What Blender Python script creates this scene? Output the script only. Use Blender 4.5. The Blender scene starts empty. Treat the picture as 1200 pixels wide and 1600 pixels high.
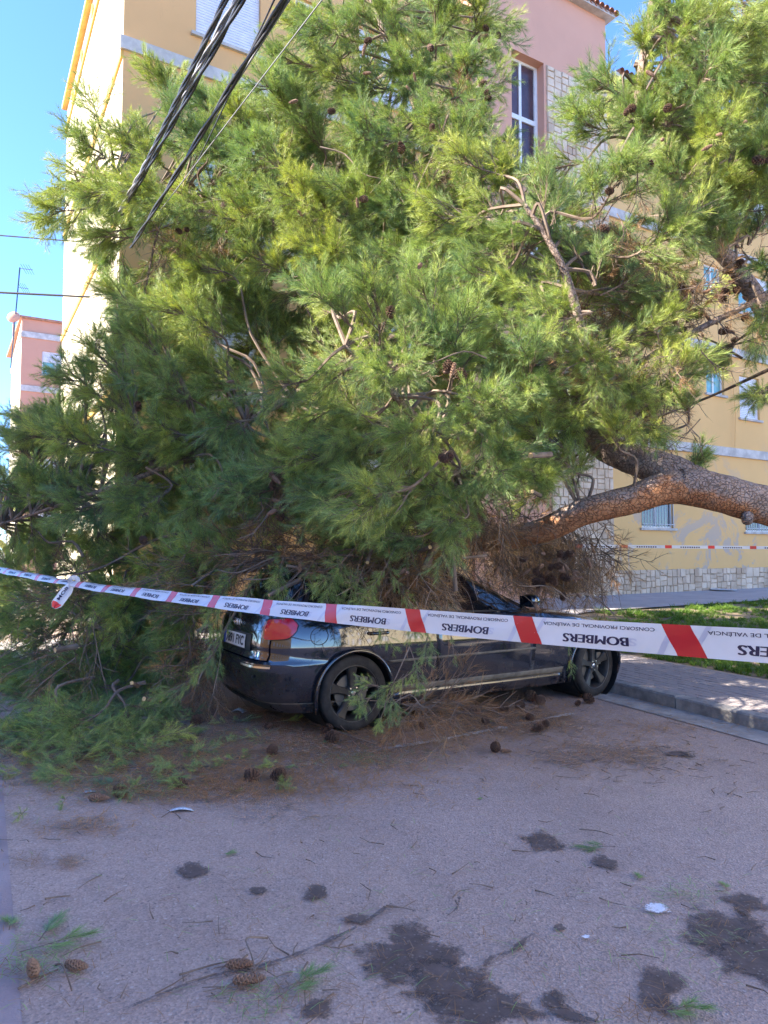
import bpy, bmesh, math, random
import numpy as np
from mathutils import Vector, Matrix, Euler, Quaternion, noise
random.seed(7); np.random.seed(7)
scn = bpy.context.scene; C = scn.collection
R = math.radians
V = Vector

# ------------------------------------------------------------------ camera
FPX, CAMH, PITCH = 1130.0, 1.50, math.atan(58/1130.0)
cam = bpy.data.cameras.new('camera'); cam_o = bpy.data.objects.new('camera', cam); C.objects.link(cam_o)
cam_o.location = (0, 0, CAMH); cam_o.rotation_euler = (R(90)+PITCH, 0, 0)
cam.sensor_fit = 'VERTICAL'; cam.sensor_height = 36.0; cam.lens = 36.0*FPX/1600.0
cam.clip_start = 0.05; cam.clip_end = 2000
scn.camera = cam_o
# ------------------------------------------------------------------ sky + sun
SUN_EL = R(38); SH = V((-0.97, -0.25, 0)).normalized()
SDIR = SH*math.cos(SUN_EL) + V((0, 0, math.sin(SUN_EL)))
w = bpy.data.worlds.new('World'); scn.world = w; w.use_nodes = True
nt = w.node_tree; bg = nt.nodes['Background']
sk = nt.nodes.new('ShaderNodeTexSky'); sk.sky_type = 'NISHITA'; sk.sun_disc = False
sk.sun_elevation = SUN_EL; sk.sun_rotation = math.atan2(SDIR.x, SDIR.y)
sk.air_density = 0.75; sk.dust_density = 0.0; sk.ozone_density = 3.0
tint = nt.nodes.new('ShaderNodeMixRGB'); tint.blend_type = 'MULTIPLY'; tint.inputs[0].default_value = 1; tint.inputs[2].default_value = (.62, .80, 1.04, 1)
nt.links.new(sk.outputs[0], tint.inputs[1]); nt.links.new(tint.outputs[0], bg.inputs[0]); bg.inputs[1].default_value = 0.15
sl = bpy.data.lights.new('sun', 'SUN'); sl.energy = 5.0; sl.angle = R(0.53); sl.color = (1, 0.91, 0.76)
so = bpy.data.objects.new('sun', sl); C.objects.link(so)
so.rotation_euler = (-SDIR).to_track_quat('-Z', 'Y').to_euler()
scn.view_settings.view_transform = 'Standard'; scn.view_settings.look = 'None'
scn.view_settings.exposure = 2.15; scn.view_settings.gamma = 1; scn.view_settings.use_curve_mapping = False
scn.cycles.denoising_prefilter = "NONE"; scn.cycles.max_bounces = 7; scn.cycles.diffuse_bounces = 4; scn.cycles.transmission_bounces = 5
scn.cycles.transparent_max_bounces = 12; scn.cycles.sample_clamp_indirect = 6

def ray(px, py):
    a = (px-600)/FPX; b = (800-py)/FPX; c, s = math.cos(PITCH), math.sin(PITCH)
    return V((a, c-b*s, s+b*c))
def P(px, py, Z):
    d = ray(px, py); return V((0, 0, CAMH)) + d*(Z/d.y)
def G(px, py, z=0.0):
    d = ray(px, py); return V((0, 0, CAMH)) + d*((z-CAMH)/d.z)

# ------------------------------------------------------------------ mesh accumulator
class MB:
    def __init__(s): s.v = []; s.f = []; s.m = []; s.mi = 0
    def add(s, vs, fs):
        o = len(s.v); s.v.extend([tuple(p) for p in vs]); s.f.extend([tuple(i+o for i in f) for f in fs]); s.m.extend([s.mi]*len(fs))
    def box(s, c, e, M=None):      # centre, full extents
        x, y, z = e[0]/2, e[1]/2, e[2]/2
        vs = [V((c[0]+i*x, c[1]+j*y, c[2]+k*z)) for k in (-1, 1) for j in (-1, 1) for i in (-1, 1)]
        if M: vs = [M @ p for p in vs]
        s.add(vs, [(0, 2, 3, 1), (4, 5, 7, 6), (0, 1, 5, 4), (2, 6, 7, 3), (0, 4, 6, 2), (1, 3, 7, 5)])
    def tube(s, pts, rad, n=6, cap=True, jit=0, twist=0):
        pts = [V(p) for p in pts]; k = len(pts)
        if not hasattr(rad, '__len__'): rad = [rad]*k
        vs = []; fs = []; t0 = None; nrm = None
        for i, p in enumerate(pts):
            t = (pts[min(i+1, k-1)]-pts[max(i-1, 0)])
            if t.length < 1e-9: t = V((0, 0, 1))
            t.normalize()
            if nrm is None:
                nrm = t.orthogonal().normalized()
            else:
                nrm = nrm - t*nrm.dot(t)
                nrm = nrm.normalized() if nrm.length > 1e-6 else t.orthogonal().normalized()
            b = t.cross(nrm)
            for j in range(n):
                a = 2*math.pi*j/n + twist*i
                r = rad[i]*(1+random.uniform(-jit, jit))
                vs.append(p + (nrm*math.cos(a)+b*math.sin(a))*r)
        for i in range(k-1):
            for j in range(n):
                fs.append((i*n+j, i*n+(j+1) % n, (i+1)*n+(j+1) % n, (i+1)*n+j))
        if cap: fs.append(tuple(range(n))[::-1]); fs.append(tuple((k-1)*n+j for j in range(n)))
        s.add(vs, fs)
    def grid(s, fn, nu, nv, flip=False):
        vs = [fn(i/nu, j/nv) for j in range(nv+1) for i in range(nu+1)]
        fs = []
        for j in range(nv):
            for i in range(nu):
                a = j*(nu+1)+i; q = (a, a+1, a+nu+2, a+nu+1)
                fs.append(q[::-1] if flip else q)
        s.add(vs, fs)
    def lathe(s, prof, n, M, cap=False):   # profile (r, h) around local z
        vs = [M @ V((r*math.cos(2*math.pi*j/n), r*math.sin(2*math.pi*j/n), h)) for r, h in prof for j in range(n)]
        fs = [(i*n+j, i*n+(j+1) % n, (i+1)*n+(j+1) % n, (i+1)*n+j) for i in range(len(prof)-1) for j in range(n)]
        if cap: fs += [tuple(range(n))[::-1], tuple((len(prof)-1)*n+j for j in range(n))]
        s.add(vs, fs)
    def build(s, name, mats, parent=None, smooth=False, M=None):
        me = bpy.data.meshes.new(name)
        me.from_pydata([tuple(p) for p in s.v], [], s.f)
        if not isinstance(mats, (list, tuple)): mats = [mats]
        for m in mats: me.materials.append(m)
        if len(mats) > 1: me.polygons.foreach_set('material_index', s.m)
        if smooth: me.polygons.foreach_set('use_smooth', [True]*len(me.polygons))
        me.update()
        return link(name, me, parent)
def link(name, me, parent=None):
    o = bpy.data.objects.new(name, me); C.objects.link(o)
    if parent: o.parent = parent
    return o
def empty(name, loc=(0, 0, 0), rot=(0, 0, 0)):
    o = link(name, None); o.location = loc; o.rotation_euler = rot; return o
def tag(o, label, cat, group=None):
    o['label'] = label; o['category'] = cat
    if group: o['group'] = group
    return o
def struct(o): o['kind'] = 'structure'; return o
def stuff(o): o['kind'] = 'stuff'; return o
def lerp(a, b, t): return a+(b-a)*t
def sstep(a, b, x):
    t = max(0, min(1, (x-a)/(b-a))); return t*t*(3-2*t)
def interp(tab, x): return float(np.interp(x, [a for a, b in tab], [b for a, b in tab]))
def spline(pts, n=8):
    pts = [V(p) for p in pts]; out = []
    for i in range(len(pts)-1):
        p0 = pts[max(i-1, 0)]; p1 = pts[i]; p2 = pts[i+1]; p3 = pts[min(i+2, len(pts)-1)]
        for k in range(n):
            t = k/n
            out.append(0.5*((2*p1)+(p2-p0)*t+(2*p0-5*p1+4*p2-p3)*t*t+(3*p1-p0-3*p2+p3)*t**3))
    out.append(pts[-1]); return out

# ------------------------------------------------------------------ materials
def mat(name, col, rough=0.8, metal=0, spec=0.5, coat=0, noise_s=None, noise_amt=0.2, bump=0, bump_s=80, col2=None, detail=6, coords='Object', sub=None, ramp=(0.35, 0.65)):
    m = bpy.data.materials.new(name); m.use_nodes = True; n = m.node_tree; b = n.nodes['Principled BSDF']
    b.inputs['Base Color'].default_value = (*col, 1); b.inputs['Roughness'].default_value = rough
    b.inputs['Metallic'].default_value = metal; b.inputs['Specular IOR Level'].default_value = spec
    b.inputs['Coat Weight'].default_value = coat; b.inputs['Coat Roughness'].default_value = 0.04
    tc = n.nodes.new('ShaderNodeTexCoord')
    if noise_s:
        nz = n.nodes.new('ShaderNodeTexNoise'); nz.inputs['Scale'].default_value = noise_s; nz.inputs['Detail'].default_value = detail
        nz.inputs['Roughness'].default_value = 0.65
        n.links.new(tc.outputs[coords], nz.inputs['Vector'])
        r = n.nodes.new('ShaderNodeValToRGB'); r.color_ramp.elements[0].position = ramp[0]; r.color_ramp.elements[1].position = ramp[1]
        c2 = col2 or tuple(min(1, c*(1+noise_amt)) for c in col); c1 = col if col2 else tuple(c*(1-noise_amt) for c in col)
        r.color_ramp.elements[0].color = (*c1, 1); r.color_ramp.elements[1].color = (*c2, 1)
        n.links.new(nz.outputs['Fac'], r.inputs['Fac']); n.links.new(r.outputs['Color'], b.inputs['Base Color'])
    if bump:
        bz = n.nodes.new('ShaderNodeTexNoise'); bz.inputs['Scale'].default_value = bump_s; bz.inputs['Detail'].default_value = 5
        n.links.new(tc.outputs[coords], bz.inputs['Vector'])
        bp = n.nodes.new('ShaderNodeBump'); bp.inputs['Strength'].default_value = bump; bp.inputs['Distance'].default_value = 0.01
        n.links.new(bz.outputs['Fac'], bp.inputs['Height']); n.links.new(bp.outputs['Normal'], b.inputs['Normal'])
    return m
class NT:
    def __init__(s, m): s.t = m.node_tree; s.n = s.t.nodes; s.b = s.n['Principled BSDF']
    def node(s, ty, **k):
        x = s.n.new(ty)
        for a, b in k.items(): setattr(x, a, b)
        return x
    def L(s, a, b): s.t.links.new(a, b)
    def noise(s, vec, sc, det=5, rough=0.6, dist=0):
        x = s.node('ShaderNodeTexNoise'); x.inputs['Scale'].default_value = sc; x.inputs['Detail'].default_value = det
        x.inputs['Roughness'].default_value = rough; x.inputs['Distortion'].default_value = dist
        s.L(vec, x.inputs['Vector']); return x.outputs['Fac']
    def ramp(s, f, a, b, ca=(0, 0, 0), cb=(1, 1, 1)):
        x = s.node('ShaderNodeValToRGB'); e = x.color_ramp.elements; e[0].position = a; e[1].position = b
        e[0].color = (*ca, 1); e[1].color = (*cb, 1); s.L(f, x.inputs['Fac']); return x.outputs['Color']
    def mix(s, f, a, b, mode='MIX'):
        x = s.node('ShaderNodeMixRGB', blend_type=mode)
        for k, v in ((0, f), (1, a), (2, b)):
            if isinstance(v, (int, float)): x.inputs[k].default_value = v if k == 0 else (v, v, v, 1)
            elif isinstance(v, tuple): x.inputs[k].default_value = (*v, 1)
            else: s.L(v, x.inputs[k])
        return x.outputs[0]
    def math(s, op, a, b=0.5):
        x = s.node('ShaderNodeMath', operation=op)
        for k, v in ((0, a), (1, b)):
            if isinstance(v, (int, float)): x.inputs[k].default_value = v
            else: s.L(v, x.inputs[k])
        return x.outputs[0]
    def bump(s, h, st, dist=0.01):
        x = s.node('ShaderNodeBump'); x.inputs['Strength'].default_value = st; x.inputs['Distance'].default_value = dist
        s.L(h, x.inputs['Height']); s.L(x.outputs['Normal'], s.b.inputs['Normal']); return x

def plaster(name, col, stain, peel=0.0, peelcol=(0.45, 0.40, 0.38)):
    m = mat(name, col, 0.9, spec=0.2); t = NT(m); v = t.node('ShaderNodeTexCoord').outputs['Object']
    c = t.mix(t.ramp(t.noise(v, 0.5, 6), 0.3, 0.7), tuple(x*0.93 for x in col), tuple(min(1, x*1.05) for x in col))
    mp = t.node('ShaderNodeMapping'); mp.inputs['Scale'].default_value = (2.5, 2.5, 0.35); t.L(v, mp.inputs['Vector'])
    st = t.ramp(t.noise(mp.outputs['Vector'], 1.6, 8, 0.75), 0.6, 0.82)
    c = t.mix(t.math('MULTIPLY', st, 0.45), c, stain)
    if peel:
        sx = t.node('ShaderNodeSeparateXYZ'); t.L(v, sx.inputs[0])
        low = t.ramp(t.math('MULTIPLY', sx.outputs['Z'], 0.2), 0.25, 0.95, (1, 1, 1), (0, 0, 0))
        pk = t.ramp(t.noise(v, 0.9, 8, 0.7, 0.6), 0.53, 0.58)
        c = t.mix(t.math('MULTIPLY', t.math('MULTIPLY', pk, low), peel), c, peelcol)
    dk = t.ramp(t.noise(v, 2.3, 10, 0.8), 0.62, 0.75)
    c = t.mix(t.math('MULTIPLY', dk, 0.25), c, (0.2, 0.17, 0.15))
    t.L(c, t.b.inputs['Base Color']); t.bump(t.noise(v, 60, 4), 0.25, 0.004); return m
M = {}
M['wall_orange'] = plaster('orange_plaster', (0.74, 0.44, 0.20), (0.45, 0.27, 0.14))
M['wall_cream'] = plaster('cream_plaster', (0.72, 0.64, 0.47), (0.6, 0.42, 0.2))
M['wall_yellow'] = plaster('yellow_plaster', (0.80, 0.50, 0.21), (0.6, 0.38, 0.2), 0.8)
M['wall_pink'] = plaster('pink_plaster', (0.66, 0.36, 0.255), (0.5, 0.27, 0.18))
M['wall_far'] = plaster('salmon_plaster', (0.62, 0.33, 0.23), (0.5, 0.27, 0.18))
M['band'] = mat('white_band', (0.52, 0.49, 0.46), 0.85, noise_s=3, noise_amt=0.25, bump=0.3)
M['ochre'] = mat('ochre_band', (0.60, 0.36, 0.09), 0.85, noise_s=4, noise_amt=0.15)
M['white'] = mat('white_paint', (0.78, 0.78, 0.78), 0.4, noise_s=9, noise_amt=0.06)
M['shutter'] = mat('shutter_slats', (0.72, 0.72, 0.78), 0.5, noise_s=5, noise_amt=0.08)
M['glass_purple'] = mat('purple_frosted_glass', (0.075, 0.045, 0.055), 0.2, spec=0.6, noise_s=2.5, noise_amt=0.3)
M['glass_teal'] = mat('teal_frosted_glass', (0.16, 0.38, 0.40), 0.25, noise_s=3, noise_amt=0.15)
M['glass_dark'] = mat('dark_window_glass', (0.03, 0.035, 0.045), 0.06, spec=0.6)
M['iron'] = mat('painted_iron', (0.45, 0.46, 0.48), 0.5)
M['tile'] = mat('roof_tile', (0.42, 0.2, 0.12), 0.85, noise_s=6, noise_amt=0.3)
M['stone'] = mat('limestone', (0.58, 0.46, 0.34), 0.85, noise_s=1.7, col2=(0.72, 0.61, 0.49), bump=0.5, bump_s=35, coords='Object', ramp=(0.4, 0.6))
M['mortar'] = mat('mortar', (0.43, 0.32, 0.22), 0.95, noise_s=8, noise_amt=0.2, bump=0.4, bump_s=60)
# stones vary one by one
t = NT(M['stone']); oi = t.node('ShaderNodeObjectInfo'); nz = t.b.inputs['Base Color'].links[0].from_socket
hs = t.node('ShaderNodeValToRGB'); e = hs.color_ramp.elements; e[0].color = (0.80, 0.72, 0.66, 1); e[1].color = (1.12, 1.06, 1.0, 1)
t.L(oi.outputs['Random'], hs.inputs['Fac']); t.L(t.mix(1.0, nz, hs.outputs[0], 'MULTIPLY'), t.b.inputs['Base Color'])

def asphalt():
    m = mat('asphalt', (0.2, 0.18, 0.18), 0.92, spec=0.3); t = NT(m); v = t.node('ShaderNodeTexCoord').outputs['Object']
    c = t.mix(t.ramp(t.noise(v, 0.7, 8, 0.6), 0.3, 0.7), (0.32, 0.245, 0.22), (0.46, 0.355, 0.31))
    c = t.mix(t.math('MULTIPLY', t.ramp(t.noise(v, 4, 10, 0.8), 0.5, 0.75), 0.5), c, (0.22, 0.16, 0.145))
    c = t.mix(t.math('MULTIPLY', t.ramp(t.noise(v, 0.35, 3, 0.5), 0.45, 0.62), 0.35), c, (0.36, 0.275, 0.255))
    vo = t.node('ShaderNodeTexVoronoi'); vo.inputs['Scale'].default_value = 120; vo.inputs['Randomness'].default_value = 1; t.L(v, vo.inputs['Vector'])
    sp = t.node('ShaderNodeSeparateColor'); t.L(vo.outputs['Color'], sp.inputs[0])
    gr = t.ramp(sp.outputs[0], 0.0, 1.0, (0.74, 0.74, 0.74), (1.24, 1.23, 1.22))
    c = t.mix(0.8, c, gr, 'MULTIPLY')
    v2 = t.node('ShaderNodeTexVoronoi'); v2.inputs['Scale'].default_value = 48; t.L(v, v2.inputs['Vector'])
    s2 = t.node('ShaderNodeSeparateColor'); t.L(v2.outputs['Color'], s2.inputs[0])
    near = t.ramp(v2.outputs['Distance'], 0.22, 0.32, (1, 1, 1), (0, 0, 0))
    hi = t.math('MULTIPLY', t.math('GREATER_THAN', s2.outputs[1], 0.86), near)
    c = t.mix(t.math('MULTIPLY', hi, 0.45), c, (0.58, 0.52, 0.49))
    lo = t.math('MULTIPLY', t.math('LESS_THAN', s2.outputs[1], 0.10), near)
    c = t.mix(t.math('MULTIPLY', lo, 0.5), c, (0.07, 0.06, 0.06))
    t.L(c, t.b.inputs['Base Color'])
    h = t.mix(0.5, vo.outputs['Distance'], t.noise(v, 30, 5), 'MIX'); t.bump(h, 0.7, 0.012); return m
M['asphalt'] = asphalt()
def patchmat(name, ca, cb, scale, lo=0.35, wide=0.25, amp=2.6, speck=None, rough=0.95, alpha=1.0):
    m = mat(name, ca, rough, spec=0.25); t = NT(m); v = t.node('ShaderNodeTexCoord').outputs['Object']
    c = t.mix(t.ramp(t.noise(v, 12, 8, 0.7), 0.35, 0.65), ca, cb)
    vo = t.node('ShaderNodeTexVoronoi'); vo.inputs['Scale'].default_value = 75; t.L(v, vo.inputs['Vector'])
    if speck:
        sp = t.node('ShaderNodeSeparateColor'); t.L(vo.outputs['Color'], sp.inputs[0])
        c = t.mix(t.math('MULTIPLY', t.math('GREATER_THAN', sp.outputs[0], 0.74), t.ramp(vo.outputs['Distance'], 0.25, 0.4, (1, 1, 1), (0, 0, 0))), c, speck)
    t.L(c, t.b.inputs['Base Color'])
    at = t.node('ShaderNodeAttribute', attribute_name='fade')
    a = t.math('ADD', at.outputs['Fac'], t.math('MULTIPLY', t.math('SUBTRACT', t.noise(v, scale, 12, 0.75), 0.5), amp))
    a = t.ramp(a, lo, lo+wide)
    t.L(t.math('MULTIPLY', a, alpha), t.b.inputs['Alpha'])
    t.bump(t.noise(v, 70, 5), 0.6, 0.01); return m
M['dark_patch'] = patchmat('worn_asphalt', (0.095, 0.073, 0.067), (0.16, 0.122, 0.113), 13, wide=.36, lo=.3, amp=2.0, alpha=.92, speck=(0.24, 0.2, 0.18))
M['paint_patch'] = patchmat('worn_white_paint', (0.5, 0.49, 0.5), (0.62, 0.6, 0.62), 12, lo=0.12, amp=1.6)
M['splash'] = patchmat('white_paint_splash', (0.62, 0.64, 0.72), (0.75, 0.76, 0.8), 22, lo=0.4)
M['soil'] = patchmat('needle_duff', (0.27, 0.18, 0.135), (0.42, 0.30, 0.22), 14, lo=0.3, wide=0.5, amp=3.2, alpha=0.5)
M['concrete'] = mat('kerb_concrete', (0.17, 0.165, 0.17), 0.9, noise_s=7, col2=(0.33, 0.315, 0.305), bump=0.7, bump_s=50)
M['gutter'] = mat('gutter_concrete', (0.33, 0.31, 0.30), 0.9, noise_s=5, noise_amt=0.3, bump=0.5, bump_s=60)
M['paver'] = mat('paver', (0.25, 0.215, 0.215), 0.9, noise_s=3, col2=(0.34, 0.30, 0.30), bump=0.5, bump_s=60)
M['path'] = mat('path_concrete', (0.33, 0.30, 0.30), 0.9, noise_s=2, col2=(0.42, 0.38, 0.37), bump=0.3)
M['earth'] = mat('earth', (0.12, 0.10, 0.055), 0.95, noise_s=5, col2=(0.24, 0.17, 0.11), bump=0.8, bump_s=20)

def leafmat(name, stops, trans=0.35, rough=0.45, hue=False):
    m = bpy.data.materials.new(name); m.use_nodes = True; t = NT(m)
    oi = t.node('ShaderNodeObjectInfo'); cr = t.node('ShaderNodeValToRGB'); e = cr.color_ramp.elements
    e[0].position = 0; e[0].color = (*stops[0], 1); e[1].position = 1; e[1].color = (*stops[-1], 1)
    for i, s in enumerate(stops[1:-1]):
        x = e.new((i+1)/(len(stops)-1)); x.color = (*s, 1)
    t.L(oi.outputs['Random'], cr.inputs['Fac'])
    at = t.node('ShaderNodeAttribute', attribute_name='tone')
    hu = t.node('ShaderNodeAttribute', attribute_name='hue', attribute_type='INSTANCER')
    hc = t.ramp(hu.outputs['Fac'], 0, 1, (.72, .84, 1.05), (1.3, 1.15, .9)); cc = t.mix(1.0, cr.outputs[0], hc, 'MULTIPLY') if hue else cr.outputs[0]
    c = t.mix(1.0, cc, t.ramp(at.outputs['Fac'], 0, 1, (0.6, 0.62, 0.62), (1.35, 1.3, 1.15)), 'MULTIPLY')
    t.b.inputs['Roughness'].default_value = rough; t.b.inputs['Specular IOR Level'].default_value = 0.35
    t.L(c, t.b.inputs['Base Color'])
    tr = t.node('ShaderNodeBsdfTranslucent'); t.L(t.mix(1.0, c, (1.3, 1.35, 0.7), 'MULTIPLY'), tr.inputs['Color'])
    mx = t.node('ShaderNodeMixShader'); mx.inputs[0].default_value = trans
    t.L(t.b.outputs[0], mx.inputs[1]); t.L(tr.outputs[0], mx.inputs[2]); t.L(mx.outputs[0], t.n['Material Output'].inputs[0]); return m
M['needle'] = leafmat('pine_needles', [(0.23, 0.33, 0.13), (0.33, 0.43, 0.13), (0.17, 0.275, 0.14), (0.41, 0.49, 0.14), (0.26, 0.37, 0.15)], trans=.2, hue=True)
M['needle_dry'] = leafmat('dry_pine_needles', [(0.38, 0.21, 0.105), (0.26, 0.145, 0.08), (0.48, 0.31, 0.18)], 0.2)
M['grass'] = leafmat('grass_blades', [(0.10, 0.19, 0.03), (0.14, 0.24, 0.035), (0.075, 0.15, 0.03)], 0.3)
M['twig'] = mat('twig_bark', (0.12, 0.08, 0.06), 0.9, noise_s=6, col2=(0.25, 0.19, 0.15))
M['wood'] = mat('fresh_cut_wood', (0.66, 0.45, 0.22), 0.8, noise_s=30, noise_amt=0.2)
M['cone'] = mat('cone_scales', (0.065, 0.038, 0.028), 0.75, noise_s=25, col2=(0.17, 0.095, 0.065), spec=0.3)
M['cone_closed'] = mat('closed_cone', (0.20, 0.115, 0.075), 0.6, noise_s=20, col2=(0.30, 0.19, 0.135), spec=0.4)

# ================================================================== GROUND
K0 = G(960, 1066, .12); K1 = G(1200, 1122, .12)
kd = (K0-K1); kd.z = 0; kd.normalize()               # along the kerb, away from the camera
kn = V((kd.y, -kd.x, 0))                              # towards the grass
if kn.x < 0: kn = -kn
q0 = kn.dot(K0)
U = V((1850/1130.0, 1, 0)).normalized()               # along the facade
Nf = V((U.y, -U.x, 0))                                # outwards from the facade (towards camera)
FZ = 19.6; F0 = V(((1132-600)/1130*FZ, FZ, 0)); pf = -Nf.dot(F0)       # facade distance
def KP(q, r, z=0): return kn*q + kd*r + V((0, 0, z))
r0 = kd.dot(K0)
g1 = G(986, 1022, .12); q1 = kn.dot(g1)

mb = MB()
mb.grid(lambda u, v: V((lerp(-400, 400, u), lerp(-200, 700, v), 0)), 8, 8)
road = struct(mb.build('road', M['asphalt']))

def fade_patch(name, c, rx, ry, ang, m, z, seed, irr=0.35, parent=None):
    rnd = random.Random(seed); n = 40; rings = [0, .35, .65, .85, 1.0]; fv = [1, .78, .5, .24, 0]
    rad = [1+irr*noise.noise(V((math.cos(2*math.pi*i/n)*1.3+seed*3.1, math.sin(2*math.pi*i/n)*1.3, seed)))*1.6 for i in range(n)]
    vs = [V((c.x, c.y, z))]; fd = [1.0]; fs = []
    for k, rr in enumerate(rings[1:]):
        for i in range(n):
            a = 2*math.pi*i/n; x = rx*rr*rad[i]*math.cos(a); y = ry*rr*rad[i]*math.sin(a)
            vs.append(V((c.x+x*math.cos(ang)-y*math.sin(ang), c.y+x*math.sin(ang)+y*math.cos(ang), z))); fd.append(fv[k+1])
    for i in range(n):
        fs.append((0, 1+i, 1+(i+1) % n))
        for k in range(len(rings)-2):
            fs.append((1+k*n+i, 1+(k+1)*n+i, 1+(k+1)*n+(i+1) % n, 1+k*n+(i+1) % n))
    me = bpy.data.meshes.new(name); me.from_pydata([tuple(p) for p in vs], [], fs); me.materials.append(m)
    a = me.attributes.new('fade', 'FLOAT', 'POINT'); a.data.foreach_set('value', fd)
    return link(name, me, parent)
def line_patch(name, pts, wd, m, z, seed):
    pts = spline(pts, 6); vs = []; fd = []; fs = []
    for i, p in enumerate(pts):
        t = (pts[min(i+1, len(pts)-1)]-pts[max(i-1, 0)]).normalized(); b = V((-t.y, t.x, 0))
        w_ = wd*(0.5+abs(noise.noise(V((i*.45, seed, 0))))*2)
        e_ = min(1, i/3, (len(pts)-1-i)/3)
        for k, f in ((-1, 0), (-.3, .55), (.3, .55), (1, 0)):
            q = p+b*w_*k; vs.append((q.x, q.y, z)); fd.append(f*e_)
        if i: fs += [((i-1)*4+k, (i-1)*4+k+1, i*4+k+1, i*4+k) for k in range(3)]
    me = bpy.data.meshes.new(name); me.from_pydata(vs, [], fs); me.materials.append(m)
    a = me.attributes.new('fade', 'FLOAT', 'POINT'); a.data.foreach_set('value', fd)
    return link(name, me)
def gp(px, py, wpx, hpx, name, m, z, seed, ang=0, irr=.35, parent=None):
    c = G(px, py); rx = (G(px+wpx/2, py)-c).length; ry = (G(px, py-hpx/2)-G(px, py+hpx/2)).length/2
    return fade_patch(name, c, rx, ry, ang, m, z, seed, irr, parent)
# worn dark patches: (px, py, width, height)
zz = 0.004; k = 0
for a in [(640, 1490, 210, 110, .3), (740, 1570, 260, 100, -.4), (690, 1530, 200, 90, -.5), (848, 1316, 78, 40, .5), (1140, 1460, 150, 110, -.5), (1180, 1500, 150, 100, -.6), (1165, 1412, 90, 34, -.3),
          (1028, 1545, 90, 90, -.5), (495, 1398, 52, 34, 0), (402, 1394, 40, 16, 0), (302, 1362, 60, 34, .3), (875, 1452, 30, 14, 0), (500, 1578, 70, 40, 0), (865, 1565, 60, 40, -.6), (890, 1590, 90, 20, -.5),
          (1060, 1180, 60, 10, 0), (945, 1350, 46, 30, 0), (555, 1440, 60, 20, .4)]:
    zz += 0.0004; k += 1
    struct(gp(a[0], a[1], a[2], a[3], 'road_patch', M['dark_patch'], zz, k+1, a[4], parent=road))
for pts, wd in [([(150, 1600), (260, 1555), (330, 1530), (420, 1510), (500, 1480), (570, 1445), (615, 1412)], .022),
                ([(755, 1520), (770, 1500), (800, 1490), (825, 1468), (838, 1465)], .02), ([(690, 1440), (712, 1425), (720, 1400)], .008),
                ([(860, 1545), (880, 1575), (930, 1600)], .02), ([(1130, 1410), (1180, 1440), (1240, 1450)], .012),
                ([(810, 1450), (815, 1440), (832, 1436)], .006)]:
    zz += 0.0004
    o = line_patch('road_crack', [G(*p) for p in pts], wd*1.05, M['dark_patch'], zz, wd*1000); o.parent = road; struct(o)
# old bay line, worn
for a, b_, wpx in (((540, 1182), (690, 1158), .07), ((690, 1158), (800, 1136), .055), ((800, 1136), (900, 1116), .06)):
    zz += 0.0004
    A, B = G(*a), G(*b_); o = line_patch('bay_line', [A, lerp(A, B, .33), lerp(A, B, .66), B], wpx, M['paint_patch'], zz, a[0]); o.parent = road; struct(o)
o = gp(1028, 1423, 46, 24, 'paint_splash', M['splash'], 0.0125, 77, .3, .6); tag(o, 'white paint splash on the asphalt, lower right of the road', 'paint splash')
o = gp(916, 1468, 22, 9, 'paint_splash', M['splash'], 0.0125, 79, .3, .6); tag(o, 'tiny broken white paint spot left of the larger splash', 'paint splash')
for a in [(330, 1180, 560, 150, .1), (120, 1160, 330, 130, 0), (700, 1110, 420, 90, .2), (560, 1180, 260, 80, .1), (250, 1230, 300, 60, 0), (30, 1140, 160, 70, 0), (130, 1290, 110, 26, 0), (75, 1210, 120, 36, 0),
          (950, 1180, 240, 50, 0), (840, 1130, 200, 60, 0.2), (450, 1130, 500, 60, .2), (110, 1350, 60, 22, 0)]:
    zz += 0.0004; k += 1
    struct(gp(a[0], a[1], a[2], a[3], 'litter_film', M['soil'], zz, k+31, a[4], .5, parent=road))

mb = MB(); sa, sb, sc_, sd_ = G(-200, 1150), G(-2, 1150), G(38, 1640), G(-300, 1640)
M['strip'] = mat('mauve_strip', (.28, .215, .225), .9, noise_s=3, col2=(.37, .295, .30), bump=.6, bump_s=120)
mb.grid(lambda u, v: (lambda p: V((p.x, p.y, .002)))(lerp(lerp(sa, sb, u), lerp(sd_, sc_, u), v)), 4, 20); o = mb.build('gutter_strip', M['strip'], road); struct(o)
# kerb stones, gutter, pavers
kerb = struct(empty('kerb'))
def frameM(o, x, y):
    z = x.cross(y); m_ = Matrix((( x.x, y.x, z.x, o.x), (x.y, y.y, z.y, o.y), (x.z, y.z, z.z, o.z), (0, 0, 0, 1))); return m_
def block_mesh(name, l, w_, h, m, ch=0.006, seed=0):
    rnd = random.Random(seed); vs = []
    for zz_, s in ((0, 0), (h-ch, 0), (h, ch)):
        for (i, j) in ((-1, -1), (1, -1), (1, 1), (-1, 1)):
            vs.append((i*(l/2-s)+rnd.uniform(-1, 1)*ch*.2, j*(w_/2-s), zz_+(rnd.uniform(-1, 1)*ch*.3 if zz_ else 0)))
    fs = []
    for k in range(2):
        for i in range(4): fs.append((k*4+i, k*4+(i+1) % 4, (k+1)*4+(i+1) % 4, (k+1)*4+i))
    fs.append((8, 9, 10, 11))
    me = bpy.data.meshes.new(name); me.from_pydata(vs, [], fs); me.materials.append(m); return me
kms = [block_mesh('kerb_stone', 0.99, .15, .22, M['concrete'], .014, s) for s in range(3)]
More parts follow.
